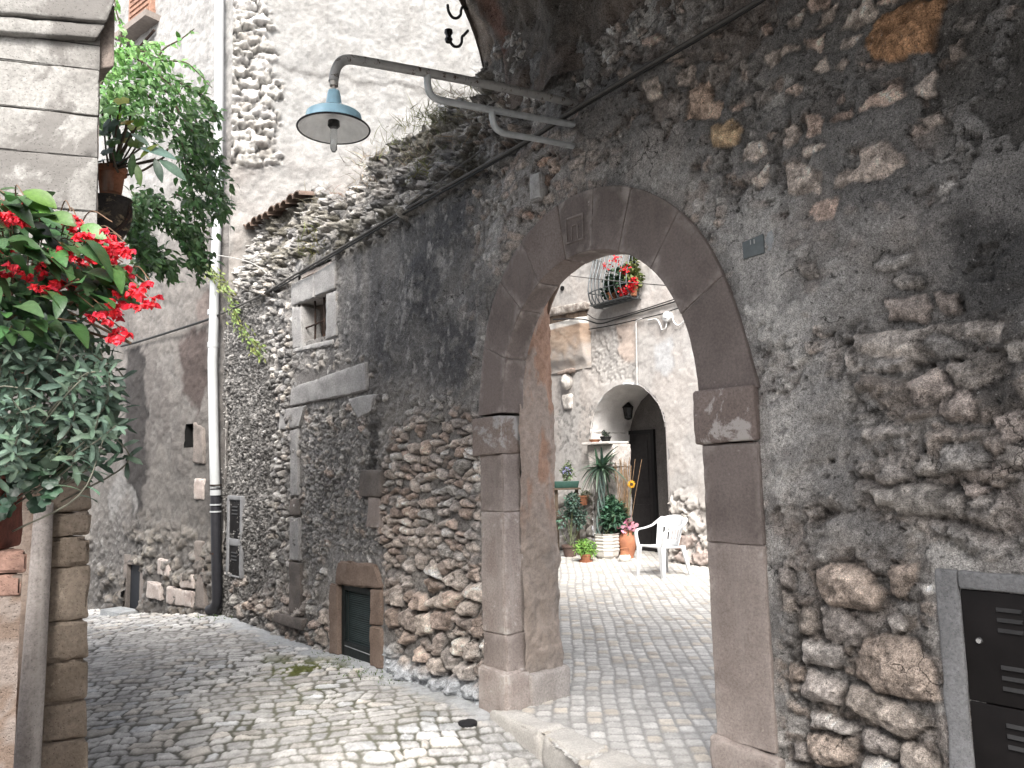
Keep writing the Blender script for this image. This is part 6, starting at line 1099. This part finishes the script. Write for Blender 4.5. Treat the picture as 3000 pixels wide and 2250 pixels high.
for zx, zy, nf in cl:
    fb = LB()
    x, y = zx*.2222, 368.7+zy*.2222; Y = 2.28+.14*rng.random(); c = at_y(x, y, Y); st = c+np.array([-.08-.05*rng.random(), .1, .09]); ms.tube(catmull([root*.2+st*.8, st, c+np.array([0, 0, .02])], 5), .0022, 4)
    for k in range(nf+1):
        q = c+rng.normal(size=3)*np.array([.017, .014, .012]); m = 5; d = unit(np.array([0, -.2, -1.])+rdir(m)*.9); fb.add(leaves(np.tile(q, (m, 1)), d, rdir(m), .015+.009*rng.random(m), .016, rcol(m, (.74, .05, .075), .3, .2), 'round', .35, .5, 4))
    fb.build('flower_cluster', M_PETAL, bg)
ms.build('stems', plain('red_green_stem', (.12, .07, .04), .6), bg)
# grey green succulent shrub
sg = thing('grey_leaved_shrub', 'grey green shrub with rosettes of long soft leaves below the begonias', 'shrub', te+np.array([0, 0, .22]))
poly = [(-60, 640), (20, 625), (45, 660), (150, 690), (215, 745), (258, 790), (245, 850), (272, 925), (225, 965), (150, 960), (60, 980), (-60, 1000)]; lb = LB(); ms = MB(); base = te+np.array([-.25, 0, .22])
ros = inside(0, 78, poly).tolist()+[[40, 650], [15, 790], [25, 860], [100, 770], [150, 735], [180, 770], [215, 800], [165, 800], [130, 690], [225, 945], [190, 905], [250, 920], [205, 850], [95, 700], [30, 740]]
for x, y in ros:
    Y = 2.25+.4*rng.random(); c = at_y(x, y, Y); ax = unit(np.array([.45+.3*rng.normal(), -.5+.2*rng.normal(), .5+.3*rng.normal()])); n = int(rng.integers(11, 17)); tt = np.linspace(0, 1, n); a = np.arange(n)*2.4+rng.random()*6
    u = unit(np.cross(ax, [0, 0, 1.])); v = np.cross(ax, u); rad = np.cos(a)[:, None]*u+np.sin(a)[:, None]*v; stl = .10+.10*rng.random()
    Pb = c-ax*(stl*(1-tt))[:, None]; D = unit(rad+ax*(.15+1.0*tt[:, None]**2)); L = (.07-.028*tt)*(.85+.4*rng.random(n)); lb.add(leaves(Pb, D, ax+rad*-.2, L, L*.40, rcol(n, (.074, .115, .084), .3, .08), 'spoon', .3, .30, 6))
    ms.tube(catmull([base*.5+c*.5-ax*stl+np.array([0, .1, -.05]), c-ax*stl, c], 5), np.linspace(.0035, .002, 11), 5)
px = inside(0, 500, poly); P = np.array([at_y(a, b, 2.62+.3*rng.random()) for a, b in px]); n = 500; L = .05+.03*rng.random(n); lb.add(leaves(P, rdir(n)+np.array([.4, -.4, 0]), rdir(n)+np.array([0, -.2, .8]), L, L*.33, rcol(n, (.045, .075, .05), .35), 'spoon', .3, .3, 4))
lb.build('foliage', M_LEAFM, sg); ms.build('stems', plain('grey_stem', (.14, .14, .11), .8), sg)
# ivy leaved geranium below
ig = thing('ivy_geranium', 'dark green lobed geranium leaves hanging under the grey shrub', 'plant', te+np.array([-.1, 0, .2])); poly = [(-60, 960), (60, 945), (110, 965), (130, 990), (118, 1050), (120, 1095), (85, 1080), (40, 1100), (-60, 1130)]; lb = LB(); ms = MB()
def lobed(P, D, N, R, col):
    n = len(P); X = unit(np.cross(D, N)); D = np.cross(N, X); N = unit(N); D = unit(D); K = 20; th = np.linspace(-math.pi*.93, math.pi*.93, K); rr = 1-.16*np.abs(np.sin(th*2.5+math.pi/2))**1.5+.02*np.sin(th*9)
    V = np.zeros((n, K+1, 3)); V[:, 0] = P
    for k in range(K):
        dz = .22*np.cos(th[k]*5)*.35-.15; V[:, k+1] = P+R[:, None]*rr[k]*(math.cos(th[k])*D+math.sin(th[k])*X)+N*(R*dz)[:, None]
    V[:, 0] += N*(R*.05)[:, None]; F = np.array([(0, k+1, k+2, k+2) for k in range(K-1)]); T = np.array([(0, k+1, k+2) for k in range(K-1)])
    return V, T, np.repeat(col, K+1, 0)
px = inside(0, 95, poly).tolist()+[[60, 955], [95, 960], [40, 985], [95, 1010], [115, 1060], [60, 1040], [80, 1090]]; n = len(px); P = np.array([at_y(a, b, 2.38+.3*rng.random()) for a, b in px]); D = unit(np.array([.35, -.3, -.45])+rng.normal(size=P.shape)*.45); N = unit(np.array([.2, -.75, .55])+rng.normal(size=P.shape)*.3); R = .020+.014*rng.random(n)
V, T, C = lobed(P, D, N, R, rcol(n, (.035, .07, .042), .35)); Tq = (T[None]+(np.arange(n)*21)[:, None, None]).reshape(-1, 3); link('foliage', mesh_np('foliage', V.reshape(-1, 3), None, C, Tq), M_LEAF, ig)
for k in range(40): ms.tube(catmull([te+np.array([-.3*rng.random(), -.05, .22]), P[k]+np.array([-.03, .08, .05]), P[k]], 4), .0025, 4)
ms.build('stems', M_STEM, ig)
# ================================================================== pots and climber beyond the pier corner
QY = 4.15
pb = at_y(239, 418, QY); M_POTB = rock('banded_terracotta', (.40, .17, .10), (.33, .15, .09), fine=50, big=7, bump=.15, pits=.1, streak=(.42, .36, .32, .6))
m_ = QY/1650.; rp = 31*m_; pt_ = thing('terracotta_pot', 'terracotta pot with a thick rim beside the pier corner, holding a vine', 'flower pot', pb, 'pots hanging on the alley wall'); 
MB().lathe(pb, [(.001, 0), (rp*.72, 0), (rp*.88, 44*m_), (rp*1.05, 44*m_), (rp*1.08, 58*m_), (rp*.95, 58*m_), (rp*.85, 48*m_)], 32).build('pot_body', M_POTB, pt_, 40); MB().lathe(pb, [(.001, 52*m_), (rp*.9, 52*m_)], 20).build('soil', M_SOIL, pt_)
pd = at_y(238, 512, QY-.1); rd2 = 43*m_; dk = thing('dark_urn', 'dark lichen stained round urn hanging below the terracotta pot', 'urn', pd, 'pots hanging on the alley wall'); M_DK = rock('lichen_urn', (.035, .032, .032), (.05, .042, .036), fine=60, big=9, bump=.4, spots=(.26, .20, .13), spot_scale=5, spot_cut=.52)
MB().lathe(pd, [(.001, -.01), (rd2*.55, -.01), (rd2*.85, 20*m_), (rd2*.98, 48*m_), (rd2*.98, 66*m_), (rd2*.9, 80*m_), (rd2*.98, 84*m_), (rd2*.9, 84*m_), (rd2*.8, 70*m_)], 32).build('urn_body', M_DK, dk, 50)
MB().tube([pd+np.array([rd2*1.03*math.cos(a), rd2*.3*math.sin(a)-.02, 48*m_+rd2*1.03*math.sin(a)]) for a in np.linspace(-1.9, 1.2, 24)], .012, 8).build('iron_hoop', M_IRON, dk)
MB().tube(catmull([pd+np.array([-.5, .4, .05]), pd+np.array([-.2, .1, .0]), pd+np.array([0, 0, -.02])], 5), .015, 8).build('bracket', M_IRON, dk)
# broad leaved plant in the terracotta pot
bl = thing('broad_leaved_plant', 'broad leaved potted plant with yellowing leaves beside the pier corner', 'plant', pb+np.array([0, 0, .15])); lb = LB(); ms = MB()
big_ = [(262, 215, 30, (0.478, 0.522, 0.043)), (238, 235, 30, (0.174, 0.435, 0.043)), (255, 248, 32, (0.232, 0.493, 0.043)), (284, 245, 34, (0.246, 0.522, 0.051)), (275, 262, 26, (0.522, 0.348, 0.058)), (290, 272, 26, (0.493, 0.580, 0.145)), (236, 268, 34, (0.051, 0.109, 0.058)), (262, 290, 36, (0.051, 0.102, 0.058)), (225, 285, 28, (0.058, 0.116, 0.058)), (243, 305, 28, (0.102, 0.203, 0.051)), (290, 305, 30, (0.145, 0.217, 0.043)), (268, 300, 24, (0.319, 0.246, 0.058)), (230, 325, 26, (0.043, 0.087, 0.051)), (252, 335, 24, (0.072, 0.145, 0.058)), (300, 310, 24, (0.145, 0.232, 0.058)), (222, 345, 26, (0.029, 0.058, 0.043)), (262, 350, 22, (0.043, 0.087, 0.051)), (300, 262, 22, (0.145, 0.319, 0.043))]
for x, y, s, c in big_:
    q = at_y(x, y, QY-.25+.3*rng.random()); nrm = unit(np.array([.1, -.9, .45])+rng.normal(size=3)*.25); V, T, C = lobed(q[None], unit(np.array([[.3*rng.normal(), -.2, -.9]])), nrm[None], np.array([s*.62*m_]), np.array([c])); lb.add((V.reshape(-1, 3), np.array([(a, b, e, e) for a, b, e in T]), C)); ms.tube(catmull([pb+np.array([0, 0, .14]), (pb+q)/2+np.array([-.02, .03, .05]), q], 5), .005, 5)
for x, y, l, c, dx, dz in ((355, 325, 68, (.17, .27, .23), -1, .18), (385, 368, 62, (.10, .16, .12), -1, .62), (345, 375, 46, (.04, .075, .05), -.35, .9), (282, 365, 44, (.07, .13, .05), .05, .9), (325, 315, 42, (.17, .22, .05), -.7, -.75), (300, 385, 40, (.12, .20, .06), -.2, .9), (310, 300, 40, (.22, .30, .24), -.8, .4)):
    q = at_y(x, y, QY-.35); D = unit(np.array([-dx, -.15, -dz])); lb.add(leaves(q[None]-D*l*m_*.8, D[None], unit(np.array([[.15, -.8, .6]])), l*m_*1.1, l*m_*.38, np.array([c]), 'oval', .15, .25, 7)); ms.tube(catmull([pb+np.array([0, 0, .14]), q-D*l*m_*.8], 3), .005, 5)
for p_, q_ in (((275, 378), (345, 345)), ((345, 345), (362, 322)), ((255, 372), (243, 330))): ms.tube(catmull([at_y(*p_, QY-.2), at_y((p_[0]+q_[0])/2, (p_[1]+q_[1])/2+6, QY-.25), at_y(*q_, QY-.3)], 4), .006, 5)
lbV = np.concatenate(lb.V); Fq = np.concatenate(lb.F); tri = Fq[:, 2] == Fq[:, 3]; link('leaves', mesh_np('leaves', lbV, Fq[~tri], np.concatenate(lb.C), Fq[tri][:, :3]), M_LEAF, bl); ms.build('stems', M_WOOD, bl)
# climbing vine cascading over the alley
vn = thing('climbing_vine', 'dense green climber cascading from behind the pier over the alley', 'vine', at_y(225, 330, 4.9)); lb = LB(); ms = MB()
cas = [([(215, 190), (250, 120), (300, 130), (340, 160), (385, 200), (420, 250), (430, 300), (440, 350), (455, 400), (470, 450)], 34, 1050), ([(220, 170), (270, 150), (330, 180), (400, 225), (445, 235), (460, 240)], 10, 150), ([(240, 130), (300, 110), (350, 130), (400, 135), (430, 160), (458, 190)], 5, 70), ([(225, 230), (270, 190), (310, 200), (350, 240), (390, 300), (400, 350), (415, 410), (420, 470), (430, 520)], 27, 780), ([(220, 250), (240, 220), (280, 240), (320, 280)], 32, 520), ([(380, 230), (420, 290), (455, 315)], 7, 110), ([(400, 310), (440, 340), (470, 352)], 6, 90), ([(300, 420), (330, 440), (360, 470), (400, 500), (420, 540), (435, 570)], 24, 650), ([(280, 470), (300, 520), (330, 560), (370, 580)], 22, 650), ([(290, 430), (300, 480), (310, 540), (300, 590)], 20, 500), ([(380, 420), (440, 440), (480, 470)], 7, 110), ([(400, 260), (445, 290), (470, 330), (478, 370)], 6, 80), ([(390, 180), (430, 200), (455, 225), (468, 260)], 5, 70), ([(420, 380), (455, 410), (478, 430), (485, 460)], 6, 80), ([(360, 480), (400, 520), (425, 575), (430, 610)], 7, 90), ([(330, 160), (350, 110), (390, 85), (420, 62)], 4, 26), ([(255, 130), (262, 70), (250, 20), (245, -20)], 5, 34), ([(300, 150), (320, 100), (345, 95)], 7, 70)]
for pts, sp, n in cas:
    Yv = 4.6+.5*rng.random(); cv = catmull(pts, 12); k = rng.integers(0, len(cv), n); xy = cv[k]+rng.normal(size=(n, 2))*sp*.55; Yk = Yv+rng.normal(size=n)*.16; P = np.array([at_y(a, b, y) for (a, b), y in zip(xy, Yk)])
    D = unit(np.array([.55, -.25, -.45])+rng.normal(size=P.shape)*.5); N = unit(np.array([.2, -.5, .8])+rng.normal(size=P.shape)*.4); L = .042+.028*rng.random(n); top_ = np.clip((300-xy[:, 1])/250, 0, 1)[:, None]; col = rcol(n, (.095, .18, .07), .5)*(1-top_)+rcol(n, (.13, .29, .065), .4)*top_
    lb.add(leaves(P, D, N, L, L*.48, col, 'lance', .2, .3, 4)); q = np.array([at_y(a, b, Yv) for a, b in cv]); ms.tube(q, np.linspace(.008, .003, len(q)), 5)
lb.build('foliage', M_LEAF, vn); ms.build('stems', M_WOOD, vn)
# thin creeper on the corner of the wall
cr = thing('creeper', 'thin yellow green creeper trailing from the drainpipe down the rubble wall', 'creeper', wpt(560, 755, .05)); lb = LB(); ms = MB()
cv = catmull([(445, 570), (460, 590), (480, 610), (495, 640), (505, 680), (520, 705), (540, 735), (565, 765)], 14); q = np.array([wpt(a, b, .10+.12*max(0, (500-a)/60)) for a, b in cv]); ms.tube(q, .004, 5); n = 330; k = rng.integers(0, len(cv), n); P = q[k]+rng.normal(size=(n, 3))*np.array([.035, .03, .04])
lb.add(leaves(P, np.array([.3, -.2, -.7])+rdir(n)*.7, np.array([-.5, -.6, .5])+rdir(n)*.4, .04+.025*rng.random(n), .022, rcol(n, (.16, .20, .06), .4), 'oval', .2, .3, 4)); lb.build('foliage', M_LEAF, cr); ms.build('stems', M_STEM, cr)
# weeds and dry grass on the ruined wall top
M_DRY = leafmat('dry_grass', .8, .2, .1); lb = LB()
for x, y, n, g in [(720, 420, 60, 0), (735, 345, 60, 0), (760, 330, 60, 0), (800, 300, 70, 1), (830, 255, 80, 1), (870, 232, 80, 1), (900, 215, 70, 1), (935, 195, 50, 0), (960, 180, 40, 1), (1010, 172, 50, 1), (905, 245, 30, 1), (880, 330, 60, 0), (840, 340, 50, 0), (905, 370, 70, 2), (960, 240, 40, 0), (1000, 250, 40, 0), (1040, 270, 40, 0), (960, 300, 40, 0), (780, 400, 50, 0), (690, 540, 60, 2), (680, 500, 40, 2), (640, 425, 30, 0)]:
    u, v = FW.uv(x, y); w = -.30*float(sstep(3.5, 4.5, np.array(v))); c = FW(u, v, w+.02); P = c+rng.normal(size=(n, 3))*np.array([.09, .08, .035]); c_ = [(.22, .19, .14), (.12, .125, .06), (.17, .17, .07)][g]
    L = .05+.12*rng.random(n); lb.add(leaves(P, np.array([-.15, -.4, .35])+rdir(n)*.75, rdir(n), L, .005+.004*rng.random(n), rcol(n, c_, .4), 'blade', .2, .8, 5))
o = lb.build('dry_grass', M_DRY); tag(o, 'dry grass and weeds tufting the ruined top of the wall', 'grass', kind='stuff')
lb = LB(); M_MOSS = leafmat('weed', .6, .2, .2)
for x, y, n, s in [(640, 1375, 30, .014), (705, 1408, 60, .016), (735, 1432, 80, .02), (770, 1450, 110, .02), (800, 1457, 60, .018), (850, 1466, 40, .015), (455, 1330, 40, .03), (480, 1335, 30, .025)]:
    g = on_z(x, y, 0.); g[2] = float(street_z(np.array([g[0]]), np.array([g[1]]))[0]); P = g+rng.normal(size=(n, 3))*np.array([.09, .09, 0]); L = s*(.5+rng.random(n)); lb.add(leaves(P, np.array([0, 0, .7])+rdir(n)*.8, rdir(n), L, L*.35, rcol(n, (.09, .13, .04), .4), 'lance', .2, .6, 4))
o = lb.build('weeds', M_MOSS); tag(o, 'low green weeds in the joints at the foot of the wall', 'weeds', kind='stuff')
# ================================================================== light
W = bpy.data.worlds.new('World'); S.world = W; W.use_nodes = True; nt = W.node_tree; bgd = nt.nodes['Background']
sky = nt.nodes.new('ShaderNodeTexSky'); sky.sky_type = 'NISHITA'; sky.sun_disc = False; SUN_EL, SUN_ROT = math.radians(47), math.radians(178)
sky.sun_elevation = SUN_EL; sky.sun_rotation = SUN_ROT; sky.air_density = 1.; sky.dust_density = 4.; sky.ozone_density = .6
hs = nt.nodes.new('ShaderNodeHueSaturation'); hs.inputs['Saturation'].default_value = .35; nt.links.new(sky.outputs[0], hs.inputs['Color']); nt.links.new(hs.outputs[0], bgd.inputs['Color']); bgd.inputs['Strength'].default_value = .15
sl = bpy.data.lights.new('sun', 'SUN'); sl.energy = 2.0; sl.angle = math.radians(25); sl.color = (1, .96, .9); so = bpy.data.objects.new('sun', sl); COL.objects.link(so)
sd = Vector((math.sin(SUN_ROT)*math.cos(SUN_EL), math.cos(SUN_ROT)*math.cos(SUN_EL), math.sin(SUN_EL))); so.rotation_euler = sd.to_track_quat('Z', 'Y').to_euler()
S.view_settings.view_transform = 'Standard'; S.view_settings.look = 'None'; S.view_settings.gamma = 1.; S.view_settings.exposure = 1.68; S.view_settings.use_curve_mapping = False
S.render.engine = 'CYCLES'; S.cycles.use_denoising = True; S.cycles.max_bounces = 8; S.cycles.diffuse_bounces = 5; S.cycles.caustics_reflective = False; S.cycles.caustics_refractive = False; S.cycles.sample_clamp_indirect = 8
